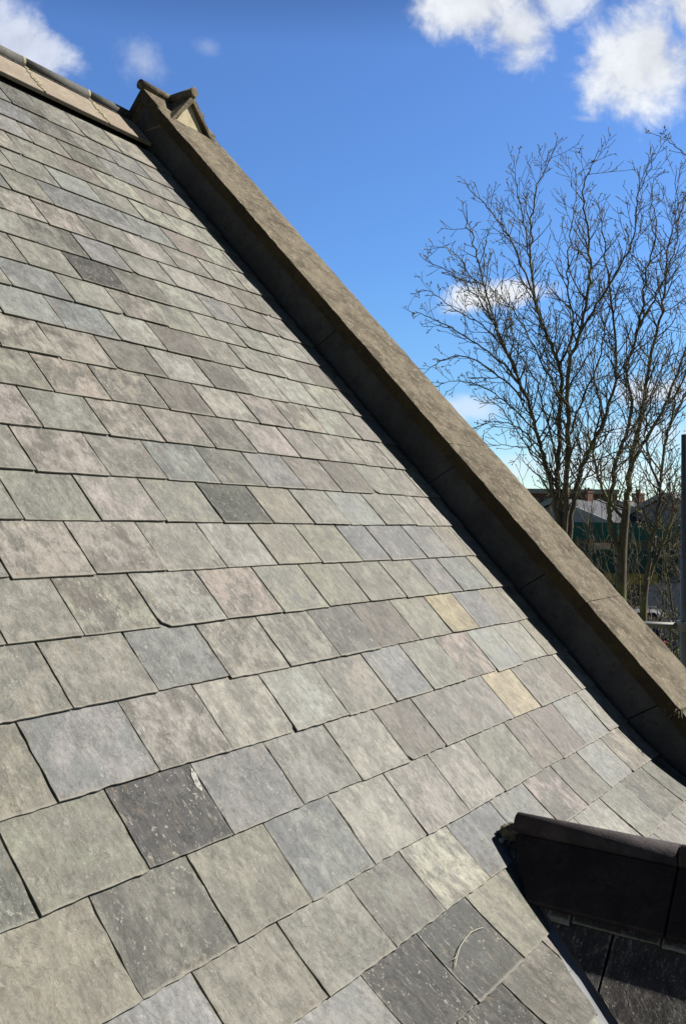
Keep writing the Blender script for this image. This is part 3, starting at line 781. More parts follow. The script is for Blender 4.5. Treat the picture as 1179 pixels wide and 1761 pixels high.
so_ = lead.modifiers.new('thick', 'SOLIDIFY'); so_.thickness = .003

# soakers: narrow lead strip along the foot of the parapet
ls = MB()
sg = 90
for i in range(sg):
    v0 = -24.3 + (5 + 24.3) * i / sg; v1 = -24.3 + (5 + 24.3) * (i + 1) / sg
    ls.add([SW(U_PAR - .12, v0, .060), SW(U_PAR - .012, v0, .066), SW(U_PAR - .012, v1, .066), SW(U_PAR - .12, v1, .060)], [(0, 1, 2, 3)])
MAT['flash'] = m_plain('old_lead', (.05, .05, .052), .8, .3, 12)
ls.build('lead_flashing', MAT['flash'], church)

sp = MB(); r = random.Random(4)
def on_roof0(x, y, h):
    u, v = uv_of(x, y); return SW(u, v, h)
for (cx_, cy_, a_, b_) in ((333, 1338, 5, 11), (338, 1350, 5, 8), (343, 1357, 3, 5), (329, 1327, 2, 4)):
    ring = []
    for k in range(22):
        t = 6.2832 * k / 22; q = 1 + .25 * mnoise.noise(Vector((math.cos(t) * 2, math.sin(t) * 2, cx_)))
        dx, dy = a_ * q * math.cos(t), b_ * q * math.sin(t)
        ring.append(on_roof0(cx_ + dx + dy * .35, cy_ + dy, .021))
    sp.add(ring, [tuple(range(22))])
spo = sp.build('lime_splash', m_stone('lime_splash', (.30, .29, .27), (.36, .35, .33), (.24, .23, .21), (.4, .39, .36), .4, 6, .3), roof)
# ------------------------------------------------------------------ twig on the charcoal slate
tw = MB()
tp = [(903, 1599), (880, 1601), (850, 1608), (826, 1617), (808, 1629), (790, 1643), (781, 1653), (778, 1664), (777, 1675)]
tpx = [(827, 1598.5), (815, 1602), (804, 1608), (794, 1619), (785, 1632), (780.5, 1645), (778.5, 1655), (777, 1664), (776.8, 1672)]
def on_roof(x, y, h):
    u, v = uv_of(x, y); return SW(u, v, h)
pts = [on_roof(x, y, .052 + .018 * math.sin(i / 8 * 3.1)) for i, (x, y) in enumerate(tpx)]
tw.tube(pts, [.0006, .0009, .0011, .0012, .0014, .0014, .0014, .0013, .0010], 7)
tw.tube([on_roof(780.5, 1649, .065), on_roof(776, 1652.5, .06), on_roof(771, 1655.5, .055)], [.0011, .001, .0007], 6)
tag(tw.build('twig', m_plain('dry_twig', (.36, .34, .28), .8, .2, 60), smooth=True), 'pale curved dry twig lying on a charcoal slate low on the roof', 'twig')

# dry grass tuft in the coping joint, bottom right
gr = MB(); r = random.Random(21)
c0 = W(U_IN + .05, *(lambda: (-.55, 1.17))())
for i in range(26):
    a = r.uniform(0, 6.28); l = r.uniform(.02, .055); d = Vector((math.cos(a) * .6 - .35, math.sin(a) * .6, r.uniform(-.5, .5))).normalized()
    p0 = c0 + Vector((r.gauss(0, .006), r.gauss(0, .012), 0)); p1 = p0 + d * l * .5 + Vector((0, 0, .004)); p2 = p0 + d * l + Vector((0, 0, -.012))
    gr.tube([p0, p1, p2], [.0011, .0009, .0004], 4)
tag(gr.build('dry_grass_tuft', m_plain('straw', (.50, .43, .27), .9, .3, 50)), 'small straw-coloured tuft of dry grass on the edge of the coping', 'plant')

# ------------------------------------------------------------------ surroundings
RV = Vector((WX[0], WY[0], 0)).normalized(); FV = Vector((WX[2], WY[2], 0)).normalized(); ZV = Vector((0, 0, 1))
def gp(x, D):                               # ground point under photo column x at depth D
    p = pxd(x, 900, D); p.z = 0; return p
def zat(y, D): return pxd(900, y, D).z

m = Mat('asphalt', .9, .2); o_ = m.obj()
m.base(m.scale((.055, .055, .053), m.math('ADD', .6, m.math('MULTIPLY', m.noise(o_, .6, 8, .7), .8)))); MAT['asphalt'] = m.m
m = Mat('turf', .95, .1); o_ = m.obj()
m.base(m.mix(m.rng(m.noise(o_, 1.5, 8, .7), .35, .65), (.035, .055, .015), (.075, .085, .03))); m.bump(m.noise(o_, 60, 3), .6, .03); MAT['turf'] = m.m
m = Mat('fields', 1, .1); o_ = m.obj()
m.base(m.mix(m.rng(m.noise(o_, .01, 6, .6), .4, .6), (.06, .075, .03), (.11, .10, .06))); MAT['fields'] = m.m

g = MB(); g.add([Vector((-3000, -3000, 0)), Vector((3000, -3000, 0)), Vector((3000, 3000, 0)), Vector((-3000, 3000, 0))], [(0, 1, 2, 3)])
struct(g.build('ground', MAT['fields']))
def patch(name, x0, x1, D0, D1, z, mat):
    c = MB(); a = FV * D0 + RV * x0; c.add([FV * D0 + RV * x0 + ZV * z, FV * D0 + RV * x1 + ZV * z, FV * D1 + RV * x1 + ZV * z, FV * D1 + RV * x0 + ZV * z], [(0, 1, 2, 3)])
    return struct(c.build(name, mat))
patch('lawn', -30, 40, -6, 17, .004, MAT['turf'])
patch('car_park', -30, 60, 19.2, 41, .004, MAT['asphalt'])
k_ = MB(); k_.box(FV * 17 + RV * -30, RV * 70, FV * .14, ZV * .12); k_.box(FV * 19 + RV * -30, RV * 70, FV * .14, ZV * .12)
struct(k_.build('kerb', m_plain('kerb_concrete', (.30, .29, .27), .9, .3)))
pv = MB(); pv.box(FV * 17.15 + RV * -30, RV * 70, FV * 1.84, ZV * .10)
struct(pv.build('pavement', m_plain('paving', (.24, .235, .22), .9, .4, 3)))

# ---- bare trees
def bark(name, a, b, green):
    m = Mat(name, .85, .25); o = m.obj()
    n = m.noise(m.map(o, (1, 1, .25)), 40, 5, .7, .3)
    c = m.mix(m.rng(n, .35, .65), a, b); c = m.mix(m.rng(m.noise(o, 3, 4, .6), .45, .62, 0, .8), c, green)
    m.base(c); m.bump(n, .5, .01); return m.m
MAT['bark'] = bark('bark', (.050, .042, .030), (.125, .108, .078), (.16, .16, .06))
MAT['twigs'] = bark('twig_bark', (.060, .048, .036), (.150, .125, .095), (.12, .11, .06))
MAT['bud'] = m_plain('buds', (.26, .25, .15), .7, .5, 20)

def catmull(P, n=6):
    out = []; Q = [P[0] * 2 - P[1]] + P + [P[-1] * 2 - P[-2]]
    for i in range(1, len(Q) - 2):
        for k in range(n):
            t = k / n; a, b, c, d = Q[i - 1], Q[i], Q[i + 1], Q[i + 2]
            out.append(.5 * ((2 * b) + (c - a) * t + (2 * a - 5 * b + 4 * c - d) * t * t + (3 * b - a - 3 * c + d) * t ** 3))
    out.append(P[-1]); return out

class Tree:
    def __init__(s, seed): s.r = random.Random(seed); s.lim = MB(); s.tw = MB(); s.bd = MB(); s.nb = 0
    def bud(s, p, d, sc_=1.0):
        r = s.r; L = r.uniform(.014, .030) * sc_; w = L * .26; a = d.orthogonal().normalized(); b = d.cross(a)
        q = [p] + [p + d * L * .45 + (a * math.cos(t) + b * math.sin(t)) * w for t in (0, 1.57, 3.14, 4.71)] + [p + d * L]
        s.bd.add(q, [(0, 1, 2), (0, 2, 3), (0, 3, 4), (0, 4, 1), (5, 2, 1), (5, 3, 2), (5, 4, 3), (5, 1, 4)]); s.nb += 1
        if r.random() < .05:                 # a breaking leaf
            e = (d + Vector((r.uniform(-1, 1), r.uniform(-1, 1), r.uniform(-.2, .8))) * .8).normalized(); f = e.orthogonal().normalized()
            s.bd.add([p, p + e * .02 + f * .009, p + e * .045, p + e * .02 - f * .009], [(0, 1, 2, 3)])
    def twig(s, p, d, L, r0, lev):
        r = s.r; n = max(3, int(L / .055)); step = L / n; pts = [p.copy()]; rad = [r0]
        d = d.normalized(); side = 1
        for i in range(n):
            side = -side
            jit = Vector((r.gauss(0, 1), r.gauss(0, 1), r.gauss(0, .8))) * .105
            d = (d + jit + Vector((0, 0, .085))).normalized()
            p = p + d * step; pts.append(p.copy()); f = (i + 1) / n; rad.append(max(r0 * (1 - .60 * f), .0030))
            if lev < 3 and i > 0:
                pr = (.62, .60, .36)[lev] if lev < 3 else 0
                if r.random() < pr:
                    o = d.orthogonal().normalized(); o = (Matrix.Rotation(r.uniform(0, 6.28), 3, d) @ o)
                    nd = (d * r.uniform(.7, 1.1) + o * r.uniform(.6, 1.0)).normalized()
                    s.twig(p.copy(), nd, L * r.uniform(.30, .58) * (1 - .35 * f), max(rad[-1] * .70, .0030), lev + 1)
            if lev >= 2 and r.random() < .30:
                o = Matrix.Rotation(r.uniform(0, 6.28), 3, d) @ d.orthogonal().normalized()
                s.bud(p.copy(), (d * .6 + o).normalized(), .8)
        (s.tw if r0 < .02 else s.lim).tube(pts, rad, 4 if r0 < .006 else 6, cap=False)
        s.bud(pts[-1], d, 1.15)
    def stem(s, pix, D0, D1, r0, r1, dens=1.0, tl=.9):
        """main limb: points in the photo, running from depth D0 to D1"""
        n = len(pix); P = [pxd(x, y, D0 + (D1 - D0) * i / (n - 1)) for i, (x, y) in enumerate(pix)]
        C_ = catmull(P, 7); r = s.r; N = len(C_)
        C_ = [p + Vector((r.gauss(0, .006), r.gauss(0, .012), r.gauss(0, .004))) for p in C_]
        rad = [.82 * (r0 + (r1 - r0) * (i / (N - 1)) ** .8) for i in range(N)]
        s.lim.tube(C_, rad, 8, cap=True)
        tot = sum((C_[i + 1] - C_[i]).length for i in range(N - 1)); acc = 0; nxt = tot * .12
        for i in range(1, N - 1):
            seg = C_[i + 1] - C_[i]; acc += seg.length; f = acc / tot
            while acc > nxt:
                nxt += r.uniform(.040, .105) / dens
                d = seg.normalized(); o = Matrix.Rotation(r.uniform(0, 6.28), 3, d) @ d.orthogonal().normalized()
                nd = (d * r.uniform(.7, 1.2) + o * r.uniform(.8, 1.35) + Vector((0, 0, .12))).normalized()
                L = tl * 1.05 * r.uniform(.35, 1.0) * (1 - .60 * f)
                s.twig(C_[i] + seg * r.random(), nd, L, min(rad[i] * .66, .0125) * r.uniform(.55, 1), 1)
        s.twig(C_[-1], (C_[-1] - C_[-2]).normalized(), tl * .10, r1, 2)
    def done(s, name, label, group, base):
        t = thing(name, label, 'tree', group)
        s.lim.build('trunk', MAT['bark'], t, smooth=True); s.tw.build('crown', MAT['twigs'], t, smooth=True); s.bd.build('spring_growth', MAT['bud'], t)  # last mesh holds the buds and a few breaking leaves
        return t
GT = 'bare trees beyond the gable'
D = 11.5
T = Tree(11)
T.lim.tube(catmull([gp(985, 11.5), pxd(984, 1300, 11.5), pxd(978, 1080, 11.5), pxd(968, 960, 11.5)]), [.11 - .0028 * i for i in range(19)], 12)
T.stem([(968, 960), (955, 880), (938, 800), (921, 739), (904, 680), (868, 600), (840, 520), (820, 440), (800, 370)], 11.5, 11.2, .045, .008)
T.stem([(968, 970), (963, 880), (959, 800), (962, 710), (963, 633), (934, 560), (917, 490), (912, 400), (925, 320), (951, 263)], 11.5, 11.9, .055, .006)
T.stem([(970, 975), (972, 860), (976, 760), (976, 640), (993, 580), (1014, 485), (1010, 400), (1003, 330), (1022, 268)], 11.5, 11.3, .055, .006)
T.stem([(972, 960), (990, 840), (1010, 780), (1040, 718), (1058, 640), (1050, 520), (1040, 430), (1030, 350)], 11.5, 12.1, .048, .007)
T.stem([(963, 633), (985, 560), (975, 470), (985, 380), (990, 300)], 11.7, 12.2, .022, .005)
T.stem([(904, 680), (865, 625), (800, 580), (745, 548), (700, 533)], 11.4, 11.0, .020, .004, 1.1, .6)
T.stem([(904, 690), (850, 640), (795, 612), (750, 625), (730, 640)], 11.4, 11.6, .017, .004, 1.1, .5)
T.stem([(885, 640), (840, 540), (785, 475), (728, 445)], 11.3, 11.7, .018, .004, 1.1, .6)
T.stem([(934, 560), (890, 440), (850, 370), (812, 330), (800, 315)], 11.7, 11.2, .018, .004, 1.1, .6)
T.stem([(917, 490), (905, 410), (890, 330), (880, 280)], 11.8, 11.4, .016, .005, 1, .6)
T.stem([(930, 770), (890, 735), (850, 725), (815, 735)], 11.4, 11.7, .014, .004, 1.1, .5)
T.stem([(940, 810), (900, 760), (860, 700), (822, 690)], 11.4, 11.0, .013, .004, 1.1, .5)
T.stem([(993, 580), (1040, 500), (1085, 420), (1095, 340), (1122, 280)], 11.4, 11.0, .022, .005)
T.stem([(921, 745), (880, 700), (830, 665), (780, 655), (742, 668)], 11.4, 11.9, .013, .004, 1.1, .5)
T.stem([(868, 600), (830, 560), (780, 530), (735, 500), (712, 505)], 11.2, 11.5, .013, .004, 1.1, .5)
T.stem([(890, 640), (850, 560), (815, 480), (775, 430), (745, 425)], 11.4, 10.9, .013, .004, 1.1, .5)
T.stem([(925, 760), (900, 770), (862, 765), (828, 770)], 11.4, 11.0, .010, .004, 1.1, .45)
T.stem([(959, 800), (940, 720), (918, 650), (880, 590), (860, 520)], 11.5, 12.0, .018, .004, 1, .8)
T.stem([(976, 760), (1000, 690), (1030, 620), (1045, 540), (1075, 470), (1080, 400)], 11.5, 11.9, .02, .004, 1, .8)
T.stem([(976, 700), (940, 640), (900, 560), (850, 500), (790, 470)], 11.4, 10.9, .018, .004)
T.done('bare_tree', 'many-stemmed bare tree just right of the coping, its twigs spreading left over the sky', GT, None)
T = Tree(12)
T.lim.tube(catmull([gp(1062, 12.2), pxd(1064, 1300, 12.2), pxd(1067, 1040, 12.2), pxd(1070, 940, 12.2), pxd(1078, 860, 12.2)]), [.095 - .0019 * i for i in range(25)], 12)
T.stem([(1078, 870), (1085, 800), (1100, 720), (1118, 620), (1140, 520), (1150, 420), (1176, 345)], 12.2, 12.0, .055, .006)
T.stem([(1070, 960), (1048, 900), (1050, 850), (1062, 780), (1085, 710), (1078, 633), (1099, 560), (1112, 472), (1128, 400), (1120, 330)], 12.2, 11.8, .05, .006)
T.stem([(1075, 900), (1040, 850), (1020, 780), (1030, 700), (1020, 620), (1035, 540)], 12.2, 12.5, .03, .006)
T.stem([(1085, 800), (1130, 720), (1165, 640), (1190, 560), (1185, 480)], 12.1, 11.6, .035, .006)
T.stem([(1099, 560), (1140, 480), (1165, 400), (1160, 300)], 11.9, 12.4, .018, .005)
T.done('bare_tree', 'leaning bare tree with a thick mossy green trunk rising beside the yellow shop sign', GT, None)
T = Tree(13)
T.lim.tube(catmull([gp(1110, 11), pxd(1108, 1250, 11), pxd(1106, 1060, 11), pxd(1112, 990, 11)]), [.060 - .0014 * i for i in range(19)], 10)
T.stem([(1112, 1000), (1122, 920), (1135, 840), (1148, 740), (1170, 660), (1215, 580)], 11, 10.8, .04, .007)
T.stem([(1110, 1010), (1140, 930), (1165, 870), (1210, 790), (1250, 700)], 11, 11.3, .034, .007)
T.stem([(1135, 850), (1110, 760), (1120, 680), (1150, 600)], 11, 11.4, .022, .005, 1.2)
T.stem([(1125, 910), (1090, 860), (1060, 820), (1045, 760)], 11, 10.7, .016, .004, 1.2, .6)
T.stem([(1120, 960), (1160, 900), (1200, 850)], 11, 10.7, .016, .004, 1.2, .6)
T.stem([(1148, 740), (1190, 660), (1230, 600)], 10.9, 11.3, .02, .004, 1.2)
T.done('bare_tree', 'dense bare tree filling the right edge beside the grey post', GT, None)
T = Tree(14)
T.lim.tube(catmull([gp(1330, 10), pxd(1330, 1100, 10), pxd(1300, 700, 10), pxd(1260, 420, 10), pxd(1225, 310, 10)]), [.10 - .0035 * i for i in range(25)], 10)
T.stem([(1240, 340), (1205, 285), (1175, 262), (1148, 243), (1120, 228)], 10, 9.8, .012, .003, .8, .32)
T.stem([(1300, 640), (1240, 580), (1200, 540), (1165, 530)], 10, 9.8, .014, .003, .8, .4)
T.stem([(1225, 310), (1230, 200), (1235, 100)], 10, 10.4, .02, .006)
T.stem([(1262, 430), (1320, 330), (1360, 220), (1370, 120)], 10, 10.3, .03, .006, 1, .8)
T.stem([(1290, 600), (1380, 480), (1430, 350), (1440, 220)], 10, 9.5, .035, .006, 1, .9)
T.stem([(1310, 760), (1270, 660), (1250, 560), (1240, 470)], 10, 10.8, .025, .006, 1, .5)
T.stem([(1320, 860), (1400, 740), (1470, 600), (1500, 460)], 10, 10.4, .035, .006, 1, .9)
T.stem([(1235, 340), (1290, 240), (1300, 140)], 10, 10.2, .02, .006, 1, .6)
T.done('bare_tree', 'tall bare tree outside the right edge, only one twiggy branch reaching into the sky', GT, None)

# ---- thicket of thin stems behind them
T = Tree(31)
for i in range(20):
    x0 = T.r.uniform(940, 1210); Dd = T.r.uniform(13, 15); lean = T.r.gauss(0, 45); top = T.r.uniform(790, 900)
    T.stem([(x0, 1140), (x0 + lean * .3, 1030), (x0 + lean * .6 + T.r.gauss(0, 8), 930), (x0 + lean, top)], Dd, Dd + T.r.uniform(-.5, .5), T.r.uniform(.014, .026), .004, .55, .7)
    if i % 3 == 0: T.lim.tube([gp(x0, Dd), pxd(x0, 1138, Dd)], T.r.uniform(.02, .03), 6)
t = thing('thicket', 'thicket of thin bare stems criss-crossing low down in front of the green shop', 'thicket')
T.lim.build('trunk', MAT['bark'], t, smooth=True); T.tw.build('crown', MAT['twigs'], t, smooth=True)

# ---- tangled shrub at the foot of the trees
T = Tree(15)
for i in range(46):
    x = T.r.uniform(1085, 1215); y = T.r.uniform(1180, 1290); Dd = T.r.uniform(9.6, 10.8)
    T.twig(pxd(x, y, Dd), Vector((T.r.gauss(0, .45), T.r.gauss(0, .45), 1)), T.r.uniform(.5, 1.05), T.r.uniform(.003, .007), 1)
for i in range(12):
    x = T.r.uniform(1100, 1200); p = gp(x, 10.2); T.lim.tube([p, pxd(x + T.r.uniform(-20, 20), 1200, 10.2)], [.02, .008], 5)
lf = MB()
for i in range(700):
    p = pxd(T.r.uniform(1090, 1215), T.r.gauss(1185, 34), T.r.uniform(9.6, 10.9)); e = Vector((T.r.gauss(0, 1), T.r.gauss(0, 1), T.r.gauss(0, .6))).normalized(); f = e.orthogonal().normalized()
    lf.add([p, p + e * .025 + f * .012, p + e * .05, p + e * .025 - f * .012], [(0, 1, 2, 3)])
sh = thing('shrub', 'tangled half-bare shrub with small leaves at the lower right, between coping and grey post', 'shrub')
T.lim.build('stem', MAT['bark'], sh); T.tw.build('twigs', MAT['twigs'], sh); T.bd.build('leaf_buds', MAT['bud'], sh); lf.build('spring_growth', m_plain('shrub_leaf', (.085, .095, .04), .6, .6, 9), sh)

# ---- scaffold upright and rail close behind the gable
pt = thing('scaffold_frame', 'dark grey steel upright with one horizontal rail behind the coping at the right edge', 'scaffold')
MAT['galv'] = m_plain('painted_steel', (.11, .115, .105), .5, .4, 12, .3, .5)
MAT['galv2'] = m_plain('galvanised_tube', (.16, .165, .16), .6, .3, 12, .1, .4)
u_ = MB(); b0 = gp(1180, 8.0); t0 = pxd(1180, 747, 8.0); u_.tube([b0, Vector((b0.x, b0.y, t0.z))], .048, 20); u_.build('upright', MAT['galv'], pt, smooth=True)
u_ = MB(); u_.tube([pxd(1040, 1072, 8.2), pxd(1178, 1077, 8.05)], .030, 16); u_.build('rail', MAT['galv2'], pt, smooth=True)
u_ = MB(); c_ = pxd(1180, 1077, 8.0); u_.box(c_ - RV * .07 - FV * .07 - ZV * .045, RV * .14, FV * .14, ZV * .09); u_.build('clamp', MAT['galv2'], pt, bevel=.01)
u_ = MB(); u_.tube([gp(1040, 8.2), pxd(1040, 1065, 8.2)], .03, 16); u_.build('upright', MAT['galv2'], pt, smooth=True)

# ---- shop behind the trees
MAT['green'] = m_plain('green_paint', (.010, .095, .070), .45, .3, 2)
MAT['dgreen'] = m_plain('dark_green_paint', (.006, .048, .037), .45, .4, 2)
MAT['yellow'] = m_plain('yellow_paint', (.30, .22, .03), .5, .2)
MAT['white'] = m_plain('white_render', (.30, .305, .30), .8, .2, 1.5)
MAT['greyw'] = m_plain('grey_render', (.26, .275, .29), .8, .2, 1.5)
MAT['glass'] = m_plain('window_glass', (.02, .025, .03), .08, .2, 2, 0, .8)
MAT['brick'] = None
m = Mat('red_brick', .9, .2); o_ = m.obj(); br = m.n('ShaderNodeTexBrick'); m.l(m.map(o_, (1, 1, 1), (R(90), 0, 0)), br.inputs['Vector'])
br.inputs['Color1'].default_value = (.15, .055, .035, 1); br.inputs['Color2'].default_value = (.11, .042, .03, 1); br.inputs['Mortar'].default_value = (.18, .165, .145, 1); br.inputs['Scale'].default_value = 4
m.base(br.outputs['Color']); MAT['brick'] = m.m
MAT['fslate'] = m_plain('far_roof_slate', (.085, .088, .10), .7, .4, 1.2)
Ds = 42.0
def wpx(x, D): return (x - CX) / F * D
def slab(mb, x0, x1, y0, y1, D, dep):      # box between photo columns/rows at depth D
    z1, z0 = zat(y0, D), max(zat(y1, D), 0)
    mb.box(FV * D + RV * wpx(x0, D) + ZV * z0, RV * (wpx(x1, D) - wpx(x0, D)), FV * dep, ZV * (z1 - z0)); return mb
shop = thing('shop', 'long green-clad shop with a yellow sign band, half hidden behind the bare trees', 'building')
slab(MB(), 900, 1330, 900, 1200, Ds, 12).build('wall', MAT['greyw'], shop)
slab(MB(), 896, 1334, 897, 926, Ds - .35, .34).build('green_parapet', MAT['green'], shop)
w_ = slab(MB(), 905, 1325, 927, 943, Ds - .06, .05).build('window', MAT['glass'], shop)
fr = MB()
slab(fr, 904, 1326, 926.5, 927.6, Ds - .13, .06); slab(fr, 904, 1326, 942.4, 943.5, Ds - .13, .06)
for x in range(905, 1325, 14): slab(fr, x, x + 1.6, 927.4, 942.6, Ds - .12, .055)
fr.build('frame', MAT['white'], w_)
slab(MB(), 896, 1166, 944, 990, Ds - .8, .79).build('fascia', MAT['dgreen'], shop)
slab(MB(), 1035, 1131, 985, 1003, Ds - .95, .14).build('sign', MAT['yellow'], shop)
w_ = slab(MB(), 905, 1108, 1004, 1078, Ds - .05, .04).build('shop_window', MAT['glass'], shop)
fr = MB()
slab(fr, 904, 1110, 1002.5, 1005, Ds - .13, .07); slab(fr, 904, 1110, 1076, 1079, Ds - .13, .07)
for x in range(905, 1112, 25): slab(fr, x, x + 2.2, 1004.5, 1076.5, Ds - .12, .065)
fr.build('frame', MAT['dgreen'], w_)
slab(MB(), 1112, 1330, 1000, 1200, Ds - .7, .69).build('wall', MAT['white'], shop)
sc_ = MB()
for i in range(7): slab(sc_, 1040 + 4 * i, 1043 + 4 * i, 935, 941, Ds - .95, .1)
tag_w = slab(MB(), 1020, 1050, 933, 943, Ds - .9, .12).build('notice_board', m_plain('tan_board', (.45, .33, .22), .7), shop)

# ---- houses further back
def house(x0, x1, ye, yr, D, label, rot, wallm, brick_ch=True):
    """gable-ended house: eaves at photo row ye, ridge at row yr"""
    h = thing('house', label, 'house', 'houses beyond the shop')
    ze, zr = zat(ye, D), zat(yr, D); w = wpx(x1, D) - wpx(x0, D); c = FV * D + RV * wpx((x0 + x1) / 2, D)
    a = (Matrix.Rotation(rot, 3, 'Z') @ RV); b = (Matrix.Rotation(rot, 3, 'Z') @ FV); dp = 4.2
    mb = MB(); mb.box(c - a * w / 2 - b * dp + ZV * 0, a * w, b * 2 * dp, ZV * ze)
    mb.prism([c - a * w / 2 - b * dp + ZV * ze, c - a * w / 2 + b * dp + ZV * ze, c - a * w / 2 + ZV * (zr - .12)], a * w)
    mb.build('wall', wallm, h)
    rf = MB(); ov = .35
    for sg in (-1, 1):
        e = c - a * (w / 2 + ov) + b * sg * (dp + ov) + ZV * (ze - .25); t = c - a * (w / 2 + ov) + ZV * zr
        rf.prism([e, t, t + ZV * .16, e + ZV * .16], a * (w + 2 * ov))
    ro = rf.build('roof', MAT['fslate'], h)
    for sx in (-1, 1):
        bb = MB()
        for sg in (-1, 1):
            e = c + a * sx * (w / 2 + ov + .02) + b * sg * (dp + ov + .05) + ZV * (ze - .34); t = c + a * sx * (w / 2 + ov + .02) + ZV * (zr - .08)
            bb.prism([e, t, t + ZV * .34, e + ZV * .34], a * sx * .08)
        bb.build('bargeboard', MAT['white'], ro)
    ch = MB(); cc = c + a * (w * .3) + ZV * (zr - .6); ch.box(cc - a * .32 - b * .3, a * .64, b * .6, ZV * 1.25); ch.box(cc - a * .36 - b * .34 + ZV * 1.252, a * .72, b * .68, ZV * .1)
    co = ch.build('chimney', MAT['brick'], ro)
    for q in (-.17, .17):
        pt_ = MB(); pt_.tube([cc + a * q + ZV * 1.354, cc + a * q + ZV * 1.62], .09, 10); pt_.build('chimney_pot', m_plain('clay_pot', (.15, .07, .045), .8), ro)
    for q in (-.3, .05, .36):
        for z0 in (1.0, ze - 1.9):
            wf = MB(); wc = c - b * (dp + .03) + a * (w * q) + ZV * z0; wf.box(wc - a * .6, a * 1.2, b * .02, ZV * 1.3)
            wi = wf.build('window', MAT['glass'], h)
            fm = MB()
            for k in (0, .57, 1.14): fm.box(wc - a * .6 + a * k - b * .03, a * .06, b * .028, ZV * 1.3)
            for k in (0, 1.24): fm.box(wc - a * .54 + ZV * k - b * .034, a * 1.08, b * .028, ZV * .06)
            fm.build('frame', MAT['white'], wi)
    return h
house(940, 1040, 897, 862, 62, 'grey-roofed house with white bargeboards, left one behind the green shop', R(38), MAT['white'])
house(1050, 1120, 899, 864, 64, 'middle grey-roofed house with white bargeboards behind the green shop', R(40), MAT['brick'])
house(1125, 1230, 898, 850, 60, 'right-hand grey-roofed house behind the green shop, partly behind the grey post', R(36), MAT['white'])
fl = thing('brick_building', 'long low flat-topped brick building on the skyline behind the houses', 'building')
slab(MB(), 780, 1060, 848, 1000, 105, 14).build('wall', MAT['brick'], fl)
slab(MB(), 776, 1064, 840, 848, 104.6, 15).build('parapet', m_plain('concrete_band', (.33, .32, .30), .9), fl)
w_ = MB()
for x in range(790, 1055, 16): slab(w_, x, x + 9, 855, 872, 104.92, .07)
w_.build('window', MAT['glass'], fl)
# distant wooded rise
hl = MB(); n_ = 90; V_ = []
for i in range(n_ + 1):
    a = -1.3 + 2.6 * i / n_; rr = 900
    d = FV * math.cos(a) * rr + RV * math.sin(a) * rr
    h_ = 12 + 10 * mnoise.noise(Vector((a * 5, 0, 0))) + 5 * mnoise.noise(Vector((a * 19, 3, 0))) + 2 * mnoise.noise(Vector((a * 80, 3, 0)))
    V_ += [d * .8, d + ZV * h_, d * 1.3]
hl.add(V_, [(3 * i + k, 3 * i + k + 1, 3 * i + k + 4, 3 * i + k + 3) for i in range(n_) for k in (0, 1)])
struct(hl.build('hills', m_plain('far_woods', (.07, .08, .06), 1, .5, .05)))

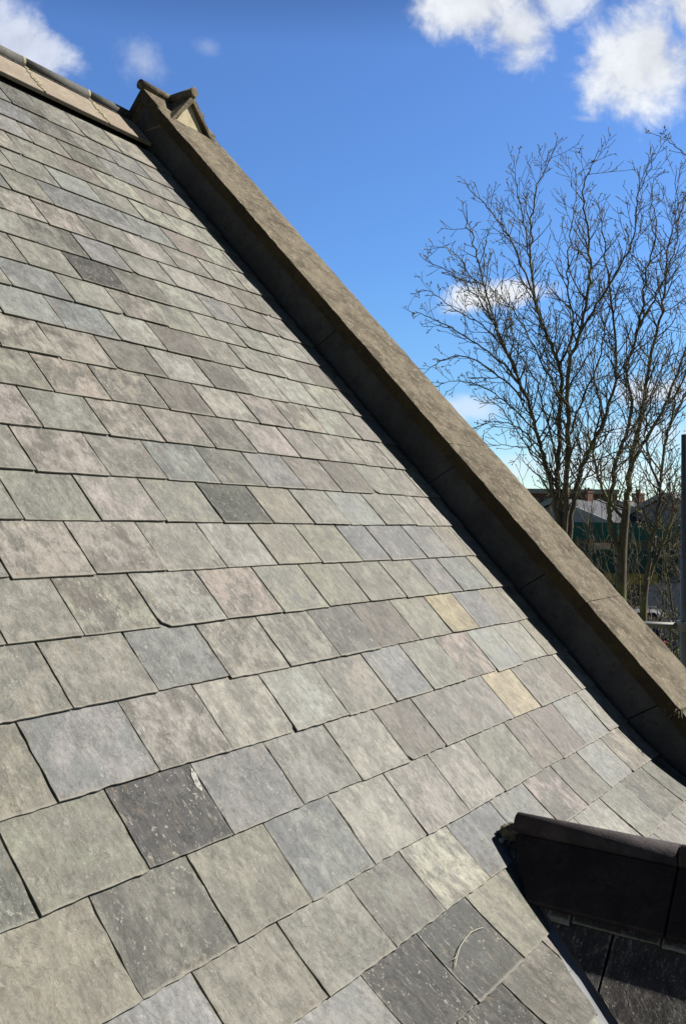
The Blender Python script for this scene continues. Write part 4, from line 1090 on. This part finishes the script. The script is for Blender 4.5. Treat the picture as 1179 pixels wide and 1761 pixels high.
# ---- parked cars
def car(name, label, paint, x, D, rot):
    t = thing(name, label, 'car', 'cars parked in front of the shop'); c = gp(x, D); rt = Matrix.Rotation(rot, 3, 'Z'); a = rt @ RV; b = rt @ FV
    def P(w, l, h): return c + a * w + b * l + ZV * h
    # section stations along the length: (l, sill, belt, roof, half width at belt, half width at roof)
    side = [(-2.0, .32, .62, .66, .74, .70), (-1.92, .26, .88, .93, .82, .76), (-1.75, .24, .96, 1.12, .86, .70), (-1.35, .22, .98, 1.42, .87, .62), (-.6, .22, .97, 1.48, .88, .62), (.2, .22, .95, 1.44, .88, .62), (.75, .22, .93, 1.16, .87, .68), (1.05, .22, .90, .95, .86, .78), (1.75, .24, .78, .80, .83, .72), (1.98, .30, .60, .62, .74, .66)]
    V_ = []; Fb = []; Fg = []
    for (l, s0, be, rf_, wb_, wr_) in side:
        V_ += [P(-wb_ * .93, l, s0), P(-wb_, l, (s0 + be) / 2), P(-wb_ * .97, l, be), P(-wr_, l, rf_), P(0, l, rf_ + .03), P(wr_, l, rf_), P(wb_ * .97, l, be), P(wb_, l, (s0 + be) / 2), P(wb_ * .93, l, s0)]
    for i in range(len(side) - 1):
        for k in range(8): Fb.append((9 * i + k, 9 * i + k + 1, 9 * i + 10 + k, 9 * i + 9 + k))
    Fb += [tuple(range(9)), tuple(range(9 * (len(side) - 1), 9 * len(side)))]
    mb = MB(); mb.add(V_, Fb); bo = mb.build('body', paint, t, smooth=True)
    md = bo.modifiers.new('sub', 'SUBSURF'); md.levels = 2; md.render_levels = 2
    gl = MB()
    for sg in (-1, 1):
        gl.prism([P(sg * .845, -1.30, 1.02), P(sg * .845, .62, .99), P(sg * .70, .15, 1.34), P(sg * .70, -1.05, 1.36)], a * sg * .02)
    gl.prism([P(-.66, -1.86, 1.03), P(.66, -1.86, 1.03), P(.56, -1.52, 1.36), P(-.56, -1.52, 1.36)], b * -.02)
    gl.prism([P(-.70, 1.0, .98), P(.70, 1.0, .98), P(.56, .38, 1.40), P(-.56, .38, 1.40)], b * .02)
    gl.build('windows', MAT['glass'], t)
    for l in (-1.28, 1.25):
        for sg in (-1, 1):
            wh = MB(); wh.tube([P(sg * .68, l, .31), P(sg * .89, l, .31)], .31, 20); wo_ = wh.build('tyre', MATB['rubber'], t)
            rm = MB(); rm.tube([P(sg * .885, l, .31), P(sg * .905, l, .31)], .20, 16); rm.build('rim', MATB['alloy'], wo_)
    for sg in (-1, 1):
        lt = MB(); lt.box(P(sg * .70 - .09, -2.0, .70), a * .18, b * .12, ZV * .24); lt.build('tail_light', MATB['red'], t, bevel=.02)
        hl_ = MB(); hl_.box(P(sg * .62 - .12, 1.86, .60), a * .24, b * .12, ZV * .13); hl_.build('headlight', MATB['lamp'], t, bevel=.02)
        mr_ = MB(); mr_.box(P(sg * .95 - .08, .50, .98), a * .16, b * .09, ZV * .12); mr_.build('mirror', paint, t, bevel=.02)
        rl_ = MB(); rl_.tube([P(sg * .56, -1.3, 1.50), P(sg * .56, .2, 1.50)], .018, 8); rl_.build('roof_rail', MATB['alloy'], t)
    bp = MB(); bp.box(P(-.78, -2.06, .30), a * 1.56, b * .14, ZV * .22); bp.build('bumper', MATB['rubber'], t, bevel=.04)
    npl = MB(); npl.box(P(-.26, -2.075, .60), a * .52, b * .02, ZV * .11); npl.build('number_plate', MAT['yellow'], t)
    return t
MATB = {'rubber': m_plain('rubber', (.02, .02, .02), .8), 'alloy': m_plain('alloy', (.6, .6, .6), .3, .1, 6, .9), 'red': m_plain('tail_lens', (.35, .01, .01), .2), 'lamp': m_plain('lamp_lens', (.7, .7, .7), .1)}
def paint(name, col): return m_plain(name, col, .22, .05, 3, .4, .6)
car('parked_car', 'dark blue car with roof rails seen between the coping and the grey post', paint('blue_car_paint', (.008, .012, .07)), 1118, 33.5, R(14))
car('parked_car', 'silver car behind the trunk of the mossy tree, before the dark shopfront', paint('silver_car_paint', (.34, .34, .37)), 1078, 38.5, R(78))
